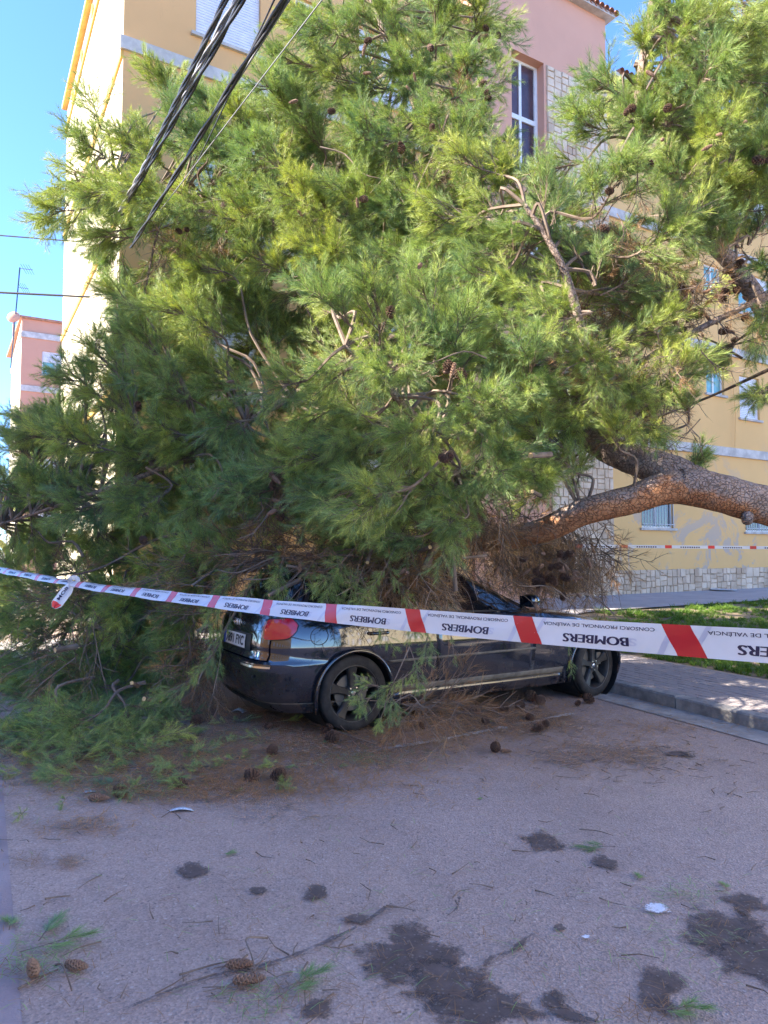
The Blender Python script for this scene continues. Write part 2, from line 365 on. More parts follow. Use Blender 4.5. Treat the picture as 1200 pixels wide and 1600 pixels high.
for i in range(-7, 6):
    o = link('kerb_stone', kms[i % 3], kerb); p = KP(q0+.075, r0+i*1.0-.3, -.10+random.uniform(-.004, .003)); o.matrix_world = frameM(p, kd, V((-kd.y, kd.x, 0)))
mb = MB(); mb.grid(lambda u, v: KP(q0-.34+.33*u, r0+lerp(-9, 8, v), .006+.004*u), 3, 60)
struct(mb.build('gutter', M['gutter']))
mb = MB(); mb.grid(lambda u, v: KP(q0+.15+u*(q1-q0-.15), r0+lerp(-12, 9, v), .108), 3, 40)
side = struct(mb.build('pavement', M['mortar']))
pv = [block_mesh('paver', .196, .096, .03, M['paver'], .005, s) for s in range(4)]
cells = []
for i in range(-60, 30):
    for j in range(int((q1-q0-.15)/.1)):
        cells.append((abs(i*.2+.1), i, j))
cen = G(1085, 1060, .12)
def cp(i, j): return KP(q0+.2+j*.1, r0+i*.2+(.1 if j % 2 else 0), .088)
cells.sort(key=lambda c: (cp(c[1], c[2])-cen).length)
rest = MB(); n_ = 0
for _, i, j in cells:
    p = cp(i, j); z_ = p.z+random.uniform(-.002, .002)
    if n_ < 290:
        o = link('paver', random.choice(pv), side); o.matrix_world = frameM(V((p.x, p.y, z_)), kd, V((-kd.y, kd.x, 0))) @ Matrix.Rotation(random.uniform(-.02, .02), 4, 'Z'); n_ += 1
    else:
        rest.box((0, 0, .015), (.192, .093, .03), frameM(V((p.x, p.y, z_)), kd, V((-kd.y, kd.x, 0))))
o = rest.build('paver_field', M['paver'], side); stuff(o)

# lawn and path: one terrain sheet beyond the pavement
PE = 9.0
def pco(p): return -Nf.dot(p)
def Hh(p):
    q = kn.dot(p); d = pco(p)
    base = .10+.27*sstep(4.5, 9.5, d)*sstep(q1-.3, q1+2.0, q)
    return base
def grid_region(name, m, q_a, q_b, d_a, d_b, nq, nd, bumpy=0, dz=0):
    # coordinates (along U from where facade meets, distance d)
    mb = MB()
    def f(u, v):
        p = U*lerp(q_a, q_b, u) + (-Nf)*lerp(d_a, d_b, v)
        return V((p.x, p.y, Hh(p)+dz+bumpy*noise.noise(p*1.3)))
    mb.grid(f, nq, nd); return mb.build(name, m, smooth=True)
mb = MB()
def lf(u, v):
    p = KP(q1+u*16, r0+lerp(-16, 9, v)); return V((p.x, p.y, Hh(p)+.03*noise.noise(p*1.1)*min(1, u*12)))
mb.grid(lf, 60, 90); lawn = struct(mb.build('lawn', M['earth'], smooth=True))
mb = MB()
def pfn(u, v):
    p = U*lerp(-8, 40, u) + (-Nf)*lerp(9.15, pf, v); zb = Hh(p)+.03
    return V((p.x, p.y, zb+.02*v))
mb.grid(pfn, 100, 8); struct(mb.build('path', M['path'], smooth=True))
mh = MB(); c_ = G(1130, 921, .45); mh.lathe([(0, .012), (.32, .012), (.33, 0)], 20, Matrix.Translation(V((c_.x, c_.y, .447))))
tag(mh.build('manhole_cover', M['iron']), 'dark round cover in the path by the stone plinth', 'manhole cover')

# ================================================================== BUILDING
CORN = None
def fs(px):      # facade coordinate s of a pixel column
    r = (px-600)/1130; c0 = F0
    t_ = (c0.x-r*c0.y)/(U.x-r*U.y); return -t_
s_corner = fs(178)
CO = F0+U*s_corner            # building corner on the ground plane
def S(px): return fs(px)-s_corner
def FPt(s, z, out=0.0): return CO+U*s+Nf*out+V((0, 0, z))
def zf(px, py):               # height of a pixel on the facade plane
    p = CO+U*S(px); return P(px, py, p.y).z
zb1, zb2, zb3 = 4.02, 6.82, 9.62
ROOF = 12.95
bld = empty('apartment_building', tuple(CO))
tag(bld, 'yellow and pink apartment block with stone plinth behind the fallen pine', 'building')
Wv = V((-Nf.x, -Nf.y, 0))
def wall(name, m, s0, s1, z0, z1, holes, out=0.0, reveal=.16, O=CO, ux=U, nx=Nf, parent=bld, rm=None):
    mb = MB(); ss = sorted({s0, s1, *[h[0] for h in holes], *[h[1] for h in holes]}); zs = sorted({z0, z1, *[h[2] for h in holes], *[h[3] for h in holes]})
    q = lambda s, z, o_=out: O+ux*s+nx*o_+V((0, 0, z))
    for a, b in zip(ss, ss[1:]):
        for c, d in zip(zs, zs[1:]):
            if any(h[0]-1e-6 <= a and b <= h[1]+1e-6 and h[2]-1e-6 <= c and d <= h[3]+1e-6 for h in holes): continue
            mb.add([q(a, c), q(b, c), q(b, d), q(a, d)], [(0, 1, 2, 3)])
    for h in holes:
        a, b, c, d = h[:4]; i = out-reveal
        for A, B in (((a, c), (b, c)), ((b, c), (b, d)), ((b, d), (a, d)), ((a, d), (a, c))):
            mb.add([q(*A), q(*B), q(*B, i), q(*A, i)], [(0, 1, 2, 3)])
    w_ = mb.build(name, m, parent, M=None); w_.data.transform(Matrix.Translation(-V(parent.location))); return w_
def LB(parent): return Matrix.Translation(-V(parent.location))
def fbox(mb, s0, s1, z0, z1, o0, o1, O=CO, ux=U, nx=Nf):
    q = lambda s, z, o_: O+ux*s+nx*o_+V((0, 0, z))
    vs = [q(s0, z0, o0), q(s1, z0, o0), q(s1, z1, o0), q(s0, z1, o0), q(s0, z0, o1), q(s1, z0, o1), q(s1, z1, o1), q(s0, z1, o1)]
    mb.add(vs, [(3, 2, 1, 0), (4, 5, 6, 7), (0, 1, 5, 4), (1, 2, 6, 5), (2, 3, 7, 6), (3, 0, 4, 7)])
def fpart(name, m, boxes, parent, root=bld, **k):
    mb = MB()
    for b in boxes: fbox(mb, *b, **k)
    o = mb.build(name, m, parent)
    o.data.transform(LB(root)); return o
def window(s0, s1, z0, z1, kind='shutter', out=0.0, root=bld, glass='glass_dark', sill=True, **k):
    i = out-.12
    fr = fpart('window', M['white'], [(s0, s1, z0, z0+.05, i, i+.05), (s0, s1, z1-.05, z1, i, i+.05), (s0, s0+.05, z0+.05, z1-.05, i, i+.05), (s1-.05, s1, z0+.05, z1-.05, i, i+.05),
                                      ((s0+s1)/2-.03, (s0+s1)/2+.03, z0+.05, z1-.05, i, i+.046)], root, root, **k)
    mid = (s0+s1)/2
    for a, b in ((s0+.05, mid-.03), (mid+.03, s1-.05)):
        fpart('pane', M[glass], [(a, b, z0+.05, z1-.05, i+.012, i+.02)], fr, root, **k)
    if kind == 'shutter' or kind == 'half':
        zb = z0+.03 if kind == 'shutter' else z0+(z1-z0)*.55
        n = int((z1-zb)/.05); bx = [(s0+.02, s1-.02, zb+j*.05+.004, zb+j*.05+.048, i+.056, i+.066) for j in range(n)]
        fpart('roller_shutter', M['shutter'], bx, fr, root, **k)
    if kind == 'grille':
        n = int((s1-s0)/.11); bx = [(s0+(j+.5)*(s1-s0)/n-.008, s0+(j+.5)*(s1-s0)/n+.008, z0+.02, z1-.02, out+.02, out+.036) for j in range(n)]
        bx += [(s0, s1, z0+(z1-z0)*f-.01, z0+(z1-z0)*f+.01, out+.02, out+.034) for f in (.08, .92)]
        fpart('window_grille', M['iron'], bx, fr, root, **k)
    if sill: fpart('window_sill', M['band'], [(s0-.08, s1+.08, z0-.06, z0-.001, out-.1, out+.06)], fr, root, **k)
    return fr
sP0, sP1 = S(738), S(953); sS0 = S(857); sEnd = S(1200)+9
zg = zf(1000, 926)
# windows (s0,s1,z0,z1,kind,glass)
wl = [(S(295), S(400), 10.35, 11.75, 'shutter', 'glass_dark'), (S(456), S(500), 11.05, 11.8, 'none', 'glass_dark')]
for zb in (1.95, 4.75, 7.55): wl += [(S(295), S(400), zb, zb+1.35, 'shutter', 'glass_dark'), (S(560), S(650), zb, zb+1.35, 'shutter', 'glass_dark')]
wl += [(S(560), S(650), 10.35, 11.75, 'shutter', 'glass_dark')]
left_w = wl
right_w = [(S(1109), S(1137), zf(1122, 616), zf(1122, 572), 'none', 'glass_teal'), (S(1161), S(1192), zf(1176, 655), zf(1176, 589), 'shutter', 'glass_dark'),
           (S(1003), S(1053), zf(1030, 825), zf(1030, 825)+1.15, 'grille', 'glass_dark'), (S(1165), S(1215), zf(1180, 831), zf(1180, 831)+1.15, 'grille', 'glass_dark'),
           (S(1163), S(1215), zf(1180, 492), zf(1180, 492)+1.2, 'half', 'glass_teal'), (S(1109), S(1137), zf(1122, 616)+2.8, zf(1122, 572)+2.8, 'none', 'glass_teal'),
           (S(1163), S(1215), zf(1180, 492)+2.8, zf(1180, 492)+4.0, 'shutter', 'glass_dark')]
wall('wall', M['wall_orange'], 0, sP0, -.2, ROOF, [x[:4] for x in left_w])
wall('wall', M['wall_yellow'], sP1, sEnd, zg-.3, ROOF+.1, [x[:4] for x in right_w])
zwt = zf(801, 79)
pw = (S(801), S(853), zwt-2.75, zwt)
PW = [pw, (pw[0], pw[1], pw[2]-2.9, pw[2]-.5), (pw[0], pw[1], pw[2]-5.8, pw[2]-3.4)]
wall('wall', M['wall_pink'], sP0, sP1, -.2, 14.5, PW, out=.10, reveal=.3)
fpart('wall', M['wall_pink'], [(sP0-.002, sP0, -.2, 14.5, -.3, .10), (sP1, sP1+.002, zg-.3, 14.5, -.3, .10)], bld)
for x in left_w+right_w: window(*x[:4], kind=x[4], glass=x[5])
def stair_window(a, b, c, d):
    i = -.18
    zt = d-(d-c)*.49
    fr = fpart('window', M['white'], [(a, b, d-.06, d, i, i+.06), (a, b, c, c+.06, i, i+.06), (a, a+.03, c+.06, d-.06, i, i+.06), (b-.09, b, c+.06, d-.06, i, i+.06),
                                      (a+.03, b-.09, zt-.06, zt+.05, i, i+.058), ((a+b)/2-.07, (a+b)/2, c+.06, zt-.06, i, i+.058), ((a+b)/2-.07, (a+b)/2, zt+.05, d-.06, i, i+.058)], bld)
    for (p, q_) in ((a+.03, (a+b)/2-.07), ((a+b)/2, b-.09)):
        for (e_, f_) in ((c+.06, zt-.06), (zt+.05, d-.06)):
            fpart('pane', M['glass_purple'], [(p, q_, e_, f_, i+.015, i+.025)], fr)
for x in PW: stair_window(*x)
# round lamp/vent on the pink wall
vc = FPt(S(868), zf(868, 43), .10)
mb = MB(); Mv = frameM(vc, U, V((0, 0, 1))) @ Matrix.Rotation(0, 4, 'X')
mb.lathe([(.0, -.03), (.11, -.03), (.115, -.05), (.165, -.05), (.17, -.02), (.17, .0)], 28, Mv @ Matrix.Scale(1, 4))
o = mb.build('round_vent', M['white'], bld, True); o.data.transform(LB(bld))
# bands
for zb in (zb1, zb2, zb3):
    fpart('cornice_band', M['band'], [(-.05, sP0-.003, zb, zb+.22, -.02, .05)], bld)
    fpart('cornice_band', M['band'], [(sP1+.004, sEnd, zb+.02, zb+.26, -.02, .06)], bld)
# end wall (sunlit)
VP = (V((-655/1130.0, 1, 0))).normalized(); EN = V((-VP.y, VP.x, 0))
if EN.x > 0: EN = -EN
r_ = (90-600)/1130; depth = (CO.x-r_*CO.y)/(r_*VP.y-VP.x)
EW = depth
kw = dict(O=CO, ux=VP, nx=EN)
wall('wall', M['wall_cream'], 0, EW, -.2, ROOF, [], **kw)
for zb in (zb1-.02, zb2-.02, zb3-.12): fpart('ochre_band', M['ochre'], [(.0, EW, zb, zb+.13, -.01, .035)], bld, **kw)
fpart('ochre_band', M['ochre'], [(0, EW, 12.28, 12.40, -.01, .04)], bld, **kw)
for f in (.25, .45, .65, .85):
    mb = MB(); mb.lathe([(0, .02), (.09, .02), (.13, .03), (.14, 0)], 20, frameM(CO+VP*EW*f+EN*.0+V((0, 0, 12.66)), VP, V((0, 0, 1))) @ Matrix.Scale(-1, 4, (0, 0, 1)))
    o = mb.build('round_vent', M['ochre'], bld); o.data.transform(LB(bld))
mb = MB()
pts = [FPt(0, 0), FPt(sEnd, 0), FPt(sEnd, 0)-Nf*9, CO+VP*EW]
# roof with overhanging tiled eave
def slab(pts, z0, z1, grow, nm, m):
    mb = MB(); c = sum(pts, V())/len(pts)
    ps = [c+(p-c)*(1+grow/(p-c).length) for p in pts]; n = len(ps)
    mb.add([V((p.x, p.y, z0)) for p in ps]+[V((p.x, p.y, z1)) for p in ps], [tuple(range(n))[::-1], tuple(range(n, 2*n))]+[(i, (i+1) % n, n+(i+1) % n, n+i) for i in range(n)])
    o = mb.build(nm, m, bld); o.data.transform(LB(bld)); return o
slab([FPt(-.12, 0, .18), FPt(sP0-.01, 0, .18), FPt(sP0-.01, 0)-Nf*7.9, CO+VP*(EW+.1)+EN*.12], ROOF, ROOF+.12, 0, 'roof', M['ochre'])
slab([FPt(sP0-.15, 0, .3), FPt(sP1+.15, 0, .3), FPt(sP1+.15, 0, -5), FPt(sP0-.15, 0, -5)], 14.5, 14.58, 0, 'roof', M['band'])
slab([FPt(sP1+.1, 0, .3), FPt(sEnd, 0, .3), FPt(sEnd, 0, -8), FPt(sP1+.1, 0, -8)], ROOF+.1, ROOF+.2, 0, 'roof', M['band'])
tm = MB()
for j in range(9): pass
tile = MB(); tile.tube([V((0, 0, 0)), V((0, .3, .05))], [.075, .065], 8, False); tme = tile.build('roof_tile', M['tile']).data
bpy.data.objects.remove(bpy.data.objects['roof_tile'])
def tiles(s0, s1, z, o_):
    s = s0
    while s < s1:
        t_ = link('roof_tile', tme, bld); t_.matrix_world = Matrix.Identity(4); p = FPt(s, z, o_)-V(bld.location)
        t_.matrix_local = frameM(p, U, Wv); s += .17
tiles(sP0-.1, sP1+.2, 14.6, .34); tiles(sP1+.3, sP1+2.6, ROOF+.24, .36)
# drainpipe
mb = MB(); mb.tube([FPt(S(1148), 4.3, .07), FPt(S(1150), 5.2, .07), FPt(S(1146), 6.5, .07), FPt(S(1147), 9.5, .07)], .012, 5)
o = mb.build('wall_cable', M['wall_yellow'], bld); o.data.transform(LB(bld))

# stones: packed rectangles, every one its own piece
def pack(s0, s1, z0, z1, rnd, lo=.14, hi=.34):
    out = []
    def rec(a, b, c, d):
        w_, h = b-a, d-c
        if w_ <= hi and h <= hi*.9 and (w_*h < .05 or rnd.random() < .25): out.append((a, b, c, d)); return
        if (w_ > h*rnd.uniform(.8, 1.5) and w_ > 2*lo*.8) or h < 2*lo*.8:
            if w_ < 2*lo*.7: out.append((a, b, c, d)); return
            m_ = a+w_*rnd.uniform(.36, .64); rec(a, m_, c, d); rec(m_, b, c, d)
        else:
            if h < 2*lo*.7: out.append((a, b, c, d)); return
            m_ = c+h*rnd.uniform(.36, .64); rec(a, b, c, m_); rec(a, b, m_, d)
    x = s0
    while x < s1-.05:
        w_ = min(rnd.uniform(.5, .95), s1-x)
        if s1-x-w_ < .25: w_ = s1-x
        rec(x, x+w_, z0, z1); x += w_
    return out
def stone_mesh(a, b, c, d, o0, rnd, mb):
    g = .007; t_ = .02+rnd.uniform(0, .014); j = lambda: rnd.uniform(-.012, .012)
    a, b, c, d = a+g, b-g, c+g, d-g
    base = [(a, c), (b, c), (b, d), (a, d)]; base = [(x+j(), z+j()) for x, z in base]
    cx, cz = (a+b)/2, (c+d)/2; top = [(lerp(x, cx, .09)+0, lerp(z, cz, .09)) for x, z in base]
    vs = [FPt(x, z, o0)-V(bld.location) for x, z in base]+[FPt(x, z, o0+t_)-V(bld.location) for x, z in top]
    mb.add(vs, [(4, 5, 6, 7)]+[(i, (i+1) % 4, 4+(i+1) % 4, 4+i) for i in range(4)])
rnd = random.Random(3)
fpart('stone_backing', M['mortar'], [(sS0, sP1+.003, zg-.3, zwt-.02, .101, .112)], bld)
fpart('plinth_backing', M['mortar'], [(sP1+.004, sEnd, zg-.3, zf(1000, 891), .0, .05)], bld)
cnt = 0; restm = MB()
def stones(region, o0, single, **k):
    global cnt
    for r in pack(*region, rnd, **k):
        if single and cnt < 298:
            mb = MB(); stone_mesh(*r, o0, rnd, mb); mb.build('stone', M['stone'], bld); cnt += 1
        else: stone_mesh(*r, o0, rnd, restm)
ztop = zf(1000, 890)
stones((sP1+.02, S(1200)+.4, zg-.1, ztop), .05, True)
stones((sS0, sP1, zg-.1, 2.9), .112, True)
stones((sS0, sP1, zwt-2.2, zwt-.03), .112, True)
stones((S(1200)+.4, sEnd, zg-.1, ztop), .05, False)
stones((sS0, sP1, 2.9, zwt-2.2), .112, False)
o = restm.build('stone_cladding', M['stone'], bld); stuff(o)

# ------------------------------------------------------------------ far salmon building
FZ2 = 36.5; FC = P(25, 858, FZ2); FC.z = 0
far = empty('far_building', tuple(FC)); tag(far, 'distant salmon apartment block at the left edge with white window', 'building')
kf = dict(O=FC, ux=U, nx=Nf)
ztf = P(25, 497, FZ2).z
def s2(px):
    r = (px-600)/1130; return (r*FC.y-FC.x)/(U.x-r*U.y)
def zf2(px, py): return P(px, py, (FC+U*s2(px)).y).z
fw = []
for fl in range(4):
    for (a, b) in ((s2(59), s2(59)+1.3), (s2(59)+3.2, s2(59)+4.6)):
        z0 = zf2(65, 586)-fl*2.8; fw.append((a, b, z0, z0+1.25))
wall('wall', M['wall_far'], 0, 14, -.2, ztf, fw, parent=far, **kf)
wall('wall', M['wall_cream'], 0, 9, -.2, ztf, [], O=FC, ux=VP, nx=EN, parent=far)
for x in fw: window(*x, kind='half', root=far, glass='glass_teal', **kf)
for py in (522, 606, 692, 776):
    z_ = zf2(30, py); fpart('cornice_band', M['band'], [(0, 14, z_-.15, z_+.15, 0, .07)], far, far, **kf)
fpart('cornice_band', M['band'], [(0, 9, zf2(30, 522)-.15, zf2(30, 522)+.1, 0, .07)], far, far, O=FC, ux=VP, nx=EN)
fpart('roof', M['tile'], [(-.1, 14, ztf, ztf+.12, -9, .12)], far, far, **kf)
ant = empty('roof_antenna'); tag(ant, 'thin television antenna mast above the distant salmon block', 'antenna')
mb = MB(); A = P(17, 575, 36.2); B = P(31, 418, 36.2)
mb.tube([A, B], .035, 6); mb.build('mast', M['ctrim'] if 'ctrim' in M else M['glass_dark'], ant)
mb = MB(); d_ = V((.8, -.4, -.22)).normalized()
for f, l in ((.99, 1.0), (.80, .8)):
    p = lerp(A, B, f); e_ = p+d_*l; mb.tube([p, e_], .02, 4)
    for g_ in (.3, .5, .7, .9): c_ = lerp(p, e_, g_); mb.tube([c_-V((.1, .2, -.25))*.8, c_+V((.1, .2, -.25))*.8], .01, 4)
mb.build('elements', M['glass_dark'], ant)
mb = MB(); cdish = P(21, 495, 36.2)
mb.lathe([(0, .10), (.12, .09), (.24, .04), (.31, -.03)], 24, frameM(cdish, V((.94, .2, 0)).normalized(), V((.05, .2, .97)).normalized()))
mb.tube([cdish-V((0, 0, .1)), cdish-V((0, 0, 1.0))], .03, 6)
o = mb.build('satellite_dish', M['wall_far'], None, True); tag(o, 'round dusty pink satellite dish on the distant salmon block roof edge', 'satellite dish')

# off-frame neighbours across the street: they shade the road and show in the car's paint
def neighbour(label, O, ux, length, dep, h, m):
    nx = V((ux.y, -ux.x, 0)); b = empty('apartment_block', tuple(O)); tag(b, label, 'building')
    k = dict(O=O, ux=ux, nx=nx); bx = MB()
    hs_ = []
    for z0 in [1.2+2.8*i for i in range(int((h-1.5)/2.8))]:
        s = 1.2
        while s < length-1.6: hs_.append((s, s+1.2, z0, z0+1.2)); s += 2.9
    wall('wall', m, 0, length, 0, h, hs_, parent=b, **k)
    for x in hs_: fpart('window', M['shutter'], [(x[0], x[1], x[2], x[3], -.12, -.1)], b, b, **k)
    fpart('wall', m, [(0.0, .1, 0, h, -dep, -.001), (length-.1, length, 0, h, -dep, -.001), (.1, length-.1, 0, h, -dep, -dep+.1)], b, b, **k)
    fpart('roof', M['tile'], [(-.2, length+.2, h, h+.15, -dep-.2, .25)], b, b, **k)
WN = V((SH.y, -SH.x, 0));  WN = WN if WN.y > 0 else -WN     # perpendicular to the sun's heading
def sunpt(w_, d): return WN*w_ + SH*d
neighbour('tall ochre apartment block across the street, behind the camera', sunpt(-23.9, 12), WN, 28, 10, 16.6, M['wall_yellow'])
neighbour('lower ochre apartment block across the street to the left', sunpt(4.1, 12), WN, 6.4, 10, 12.6, M['wall_orange'])
D3 = V((-VP.x, -VP.y, 0)); 
neighbour('sunlit yellow apartment block on the right, behind the camera', V((11.5, 1.5, 0))+VP*3, -VP, 26, 10, 12, M['wall_cream'])

# ================================================================== CAR
WB = 2.77
AX = V((.859, .512, 0)).normalized(); AL = V((-AX.y, AX.x, 0))      # forward, left (away from the camera)
cr = G(551, 1143); cfw = G(926, 1088); 
AX = (cfw-cr).normalized(); AL = V((-AX.y, AX.x, 0)); WB = (cfw-cr).length
CAR0 = cr + AL*.80
car = empty('parked_car', tuple(CAR0), (0, 0, math.atan2(AX.y, AX.x)))
tag(car, 'dusty black hatchback crushed under the fallen pine, parked nose to the kerb', 'car')
def carpaint():
    m = mat('black_car_paint', (0.004, 0.006, 0.016), 0.3, metal=0.0, spec=0.25, coat=1.0); t = NT(m)
    v = t.node('ShaderNodeTexCoord').outputs['Object']; sx = t.node('ShaderNodeSeparateXYZ'); t.L(v, sx.inputs[0])
    low = t.ramp(sx.outputs['Z'], 0.3, 0.8, (1, 1, 1), (0, 0, 0))
    d = t.math('MULTIPLY', t.ramp(t.noise(v, 5, 8, 0.75), 0.3, 0.75), t.math('ADD', t.math('MULTIPLY', low, 0.20), 0.0))
    t.L(t.mix(d, (0.004, 0.006, 0.016), (0.19, 0.165, 0.15)), t.b.inputs['Base Color'])
    t.L(t.math('ADD', t.math('MULTIPLY', d, 0.9), 0.2), t.b.inputs['Roughness'])
    t.L(t.math('SUBTRACT', 1.0, t.math('MULTIPLY', d, 1.3)), t.b.inputs['Coat Weight']); return m
M['paint'] = carpaint(); M['paint'].node_tree.nodes['Principled BSDF'].inputs['Coat IOR'].default_value = 2.0
M['cglass'] = mat('car_glass', (0.006, 0.008, 0.012), 0.03, spec=0.9, coat=0.6)
M['ctrim'] = mat('black_plastic_trim', (0.015, 0.015, 0.017), 0.5)
M['dusty'] = mat('dusty_moulding', (0.14, 0.122, 0.10), 0.7, noise_s=12, noise_amt=0.35)
M['chrome'] = mat('chrome', (0.75, 0.76, 0.78), 0.15, metal=1)
M['red'] = mat('red_lamp_lens', (0.50, 0.003, 0.022), 0.12, coat=1)
t = NT(M['red']); v = t.node('ShaderNodeTexCoord').outputs['Object']
M['amber'] = mat('amber_lamp_lens', (0.42, 0.12, 0.04), 0.15, coat=1, noise_s=30, noise_amt=.5)
M['lens'] = mat('clear_lamp_lens', (0.35, 0.36, 0.38), 0.1, metal=.5, coat=1)
M['rubber'] = mat('tyre_rubber', (0.018, 0.017, 0.018), 0.75, noise_s=14, col2=(0.045, 0.04, 0.038), spec=.3, bump=.3)
M['rim'] = mat('black_alloy', (0.018, 0.018, 0.02), 0.42, noise_s=20, col2=(0.045, 0.04, 0.038))
M['brake'] = mat('brake_disc', (0.15, 0.14, 0.13), 0.5, metal=.5)
M['plate'] = mat('number_plate', (0.7, 0.7, 0.72), 0.45)
M['ink'] = mat('plate_ink', (0.02, 0.02, 0.03), 0.5)
M['blue'] = mat('plate_blue', (0.02, 0.06, 0.4), 0.5)
XF = WB+.86; XM = 1.4
rear_t = [(.17, -.60), (.22, -.66), (.30, -.735), (.42, -.77), (.54, -.78), (.575, -.775), (.60, -.735), (.64, -.71), (.72, -.71), (.85, -.69), (.95, -.64)]
front_t = [(.17, XF-.12), (.3, XF-.02), (.5, XF), (.62, XF-.05), (.72, XF-.12), (.85, XF-.22), (.95, XF-.38)]
wid_t = [(.17, .79), (.22, .82), (.35, .845), (.50, .855), (.62, .862), (.68, .868), (.80, .858), (.90, .838), (.95, .80)]
def zbelt(x): return interp([(-.9, .94), (-.5, .95), (.5, .925), (1.6, .90), (2.1, .875), (2.6, .82), (3.2, .72), (XF, .60)], x)
def expo(c): return 5.2 if c < 0 else 3.6
def surf(phi, z, off=0.0):
    """lower body: phi 0 = front, 90 = camera side (-y), 180 = rear"""
    c, s_ = math.cos(phi), math.sin(phi); W = interp(wid_t, z)+off; A = ((XM-interp(rear_t, z)) if c < 0 else (interp(front_t, z)-XM))+off
    n = expo(c); x = XM+A*math.copysign(abs(c)**(2/n), c)
    n2 = 5.2*(1-sstep(-.2, .2, c))+3.6*sstep(-.2, .2, c)
    y = -W*math.copysign(abs(s_)**(2/n2), s_)
    zt = z if z < .56 else .56+(z-.56)*(zbelt(x)-.56)/(.95-.56)
    return V((x, y, zt))
def phi_x(x, z):
    c = (x-XM)/((XM-interp(rear_t, z)) if x < XM else (interp(front_t, z)-XM)); c = max(-1, min(1, c))
    n = 5.2 if x < XM else 3.6
    return math.acos(math.copysign(abs(c)**(n/2), c))
NPH = 128
def phis():   # even along the outline
    ps = np.linspace(0, 2*math.pi, 4000, endpoint=False); pts = np.array([surf(p, .5)[:2] for p in ps]); d = np.r_[0, np.cumsum(np.linalg.norm(np.diff(pts, axis=0), axis=1))]
    return np.interp(np.linspace(0, d[-1]+.001, NPH//2*2, endpoint=False), d, ps)
PH = [math.pi*(i/64) for i in range(65)]
half = np.linspace(0, math.pi, 3000); pp = np.array([surf(p, .5)[:2] for p in half]); dd = np.r_[0, np.cumsum(np.linalg.norm(np.diff(pp, axis=0), axis=1))]
PH = list(np.interp(np.linspace(0, dd[-1], 65), dd, half)); PHF = PH+[-p for p in PH[1:-1]][::-1]
zl = [.17, .20, .24, .28, .33, .38, .44, .50, .54, .56, .575, .59, .60, .62, .65, .68, .72, .76, .80, .85, .90, .93, .95]
bm_ = MB(); n = len(PHF); vs = [surf(p, z) for z in zl for p in PHF]
fcs = [(j*n+i, (j+1)*n+i, (j+1)*n+(i+1) % n, j*n+(i+1) % n) for j in range(len(zl)-1) for i in range(n)]
# deck with camber (shrinks to the middle line)
top0 = (len(zl)-1)*n; cur = [vs[top0+i] for i in range(n)]; base_i = top0
for k_, f in enumerate((.985, .93, .8, .55, .25, 0.0)):
    row = []
    for i in range(n):
        p = cur[i]; row.append(V((lerp(XM, p.x, .55+.45*f) if False else p.x-(1-f)*(.03 if p.x > 3 else 0), p.y*f, p.z+.05*(1-f*f)+.006*min(1, (1-f)*20))))
    o_ = len(vs); vs += row; fcs += [(base_i+i, o_+i, o_+(i+1) % n, base_i+(i+1) % n) for i in range(n)]; base_i = o_
fcs.append(tuple(reversed(range(n))))
bm_.add(vs, fcs)
body = bm_.build('body', M['paint'], car, True)
bmx = bmesh.new(); bmx.from_mesh(body.data); bmesh.ops.remove_doubles(bmx, verts=bmx.verts, dist=1e-4); bmesh.ops.dissolve_degenerate(bmx, edges=bmx.edges, dist=1e-5); bmesh.ops.recalc_face_normals(bmx, faces=bmx.faces); bmx.to_mesh(body.data); bmx.free()
# wheel arch cutters
def arch_cut(objs, r=.345):
    for o in objs:
        for wx in (0, WB):
            for sgn in (-1, 1):
                cb = MB(); cb.lathe([(r, -.32), (r, .32)], 40, Matrix.Translation(V((wx, sgn*.86, .315))) @ Matrix.Rotation(R(90), 4, 'X'), cap=True)
                co = cb.build('cutter', M['ctrim']); bmc = bmesh.new(); bmc.from_mesh(co.data); bmesh.ops.recalc_face_normals(bmc, faces=bmc.faces); bmc.to_mesh(co.data); bmc.free()
                if o.parent: co.matrix_world = o.matrix_world if False else Matrix.Identity(4)
                md = o.modifiers.new('b', 'BOOLEAN'); md.operation = 'DIFFERENCE'; md.solver = 'EXACT'; md.object = co
                par = o.parent; o.parent = None; o.matrix_world = Matrix.Identity(4)
                dg = bpy.context.evaluated_depsgraph_get(); dg.update(); me = bpy.data.meshes.new_from_object(o.evaluated_get(dg))
                o.modifiers.clear(); o.data = me; o.parent = par; o.matrix_parent_inverse = Matrix.Identity(4)
                bpy.data.objects.remove(co)
arch_cut([body])
body.data.materials.clear(); body.data.materials.append(M['paint'])
body.data.polygons.foreach_set('material_index', [0]*len(body.data.polygons))
def autosmooth(o, ang=35):
    me = o.data; me.polygons.foreach_set('use_smooth', [True]*len(me.polygons))
    b = bmesh.new(); b.from_mesh(me)
    for e in b.edges:
        if len(e.link_faces) == 2 and e.calc_face_angle(0) > R(ang): e.smooth = False
        elif len(e.link_faces) != 2: e.smooth = False
    b.to_mesh(me); b.free()
autosmooth(body, 28)
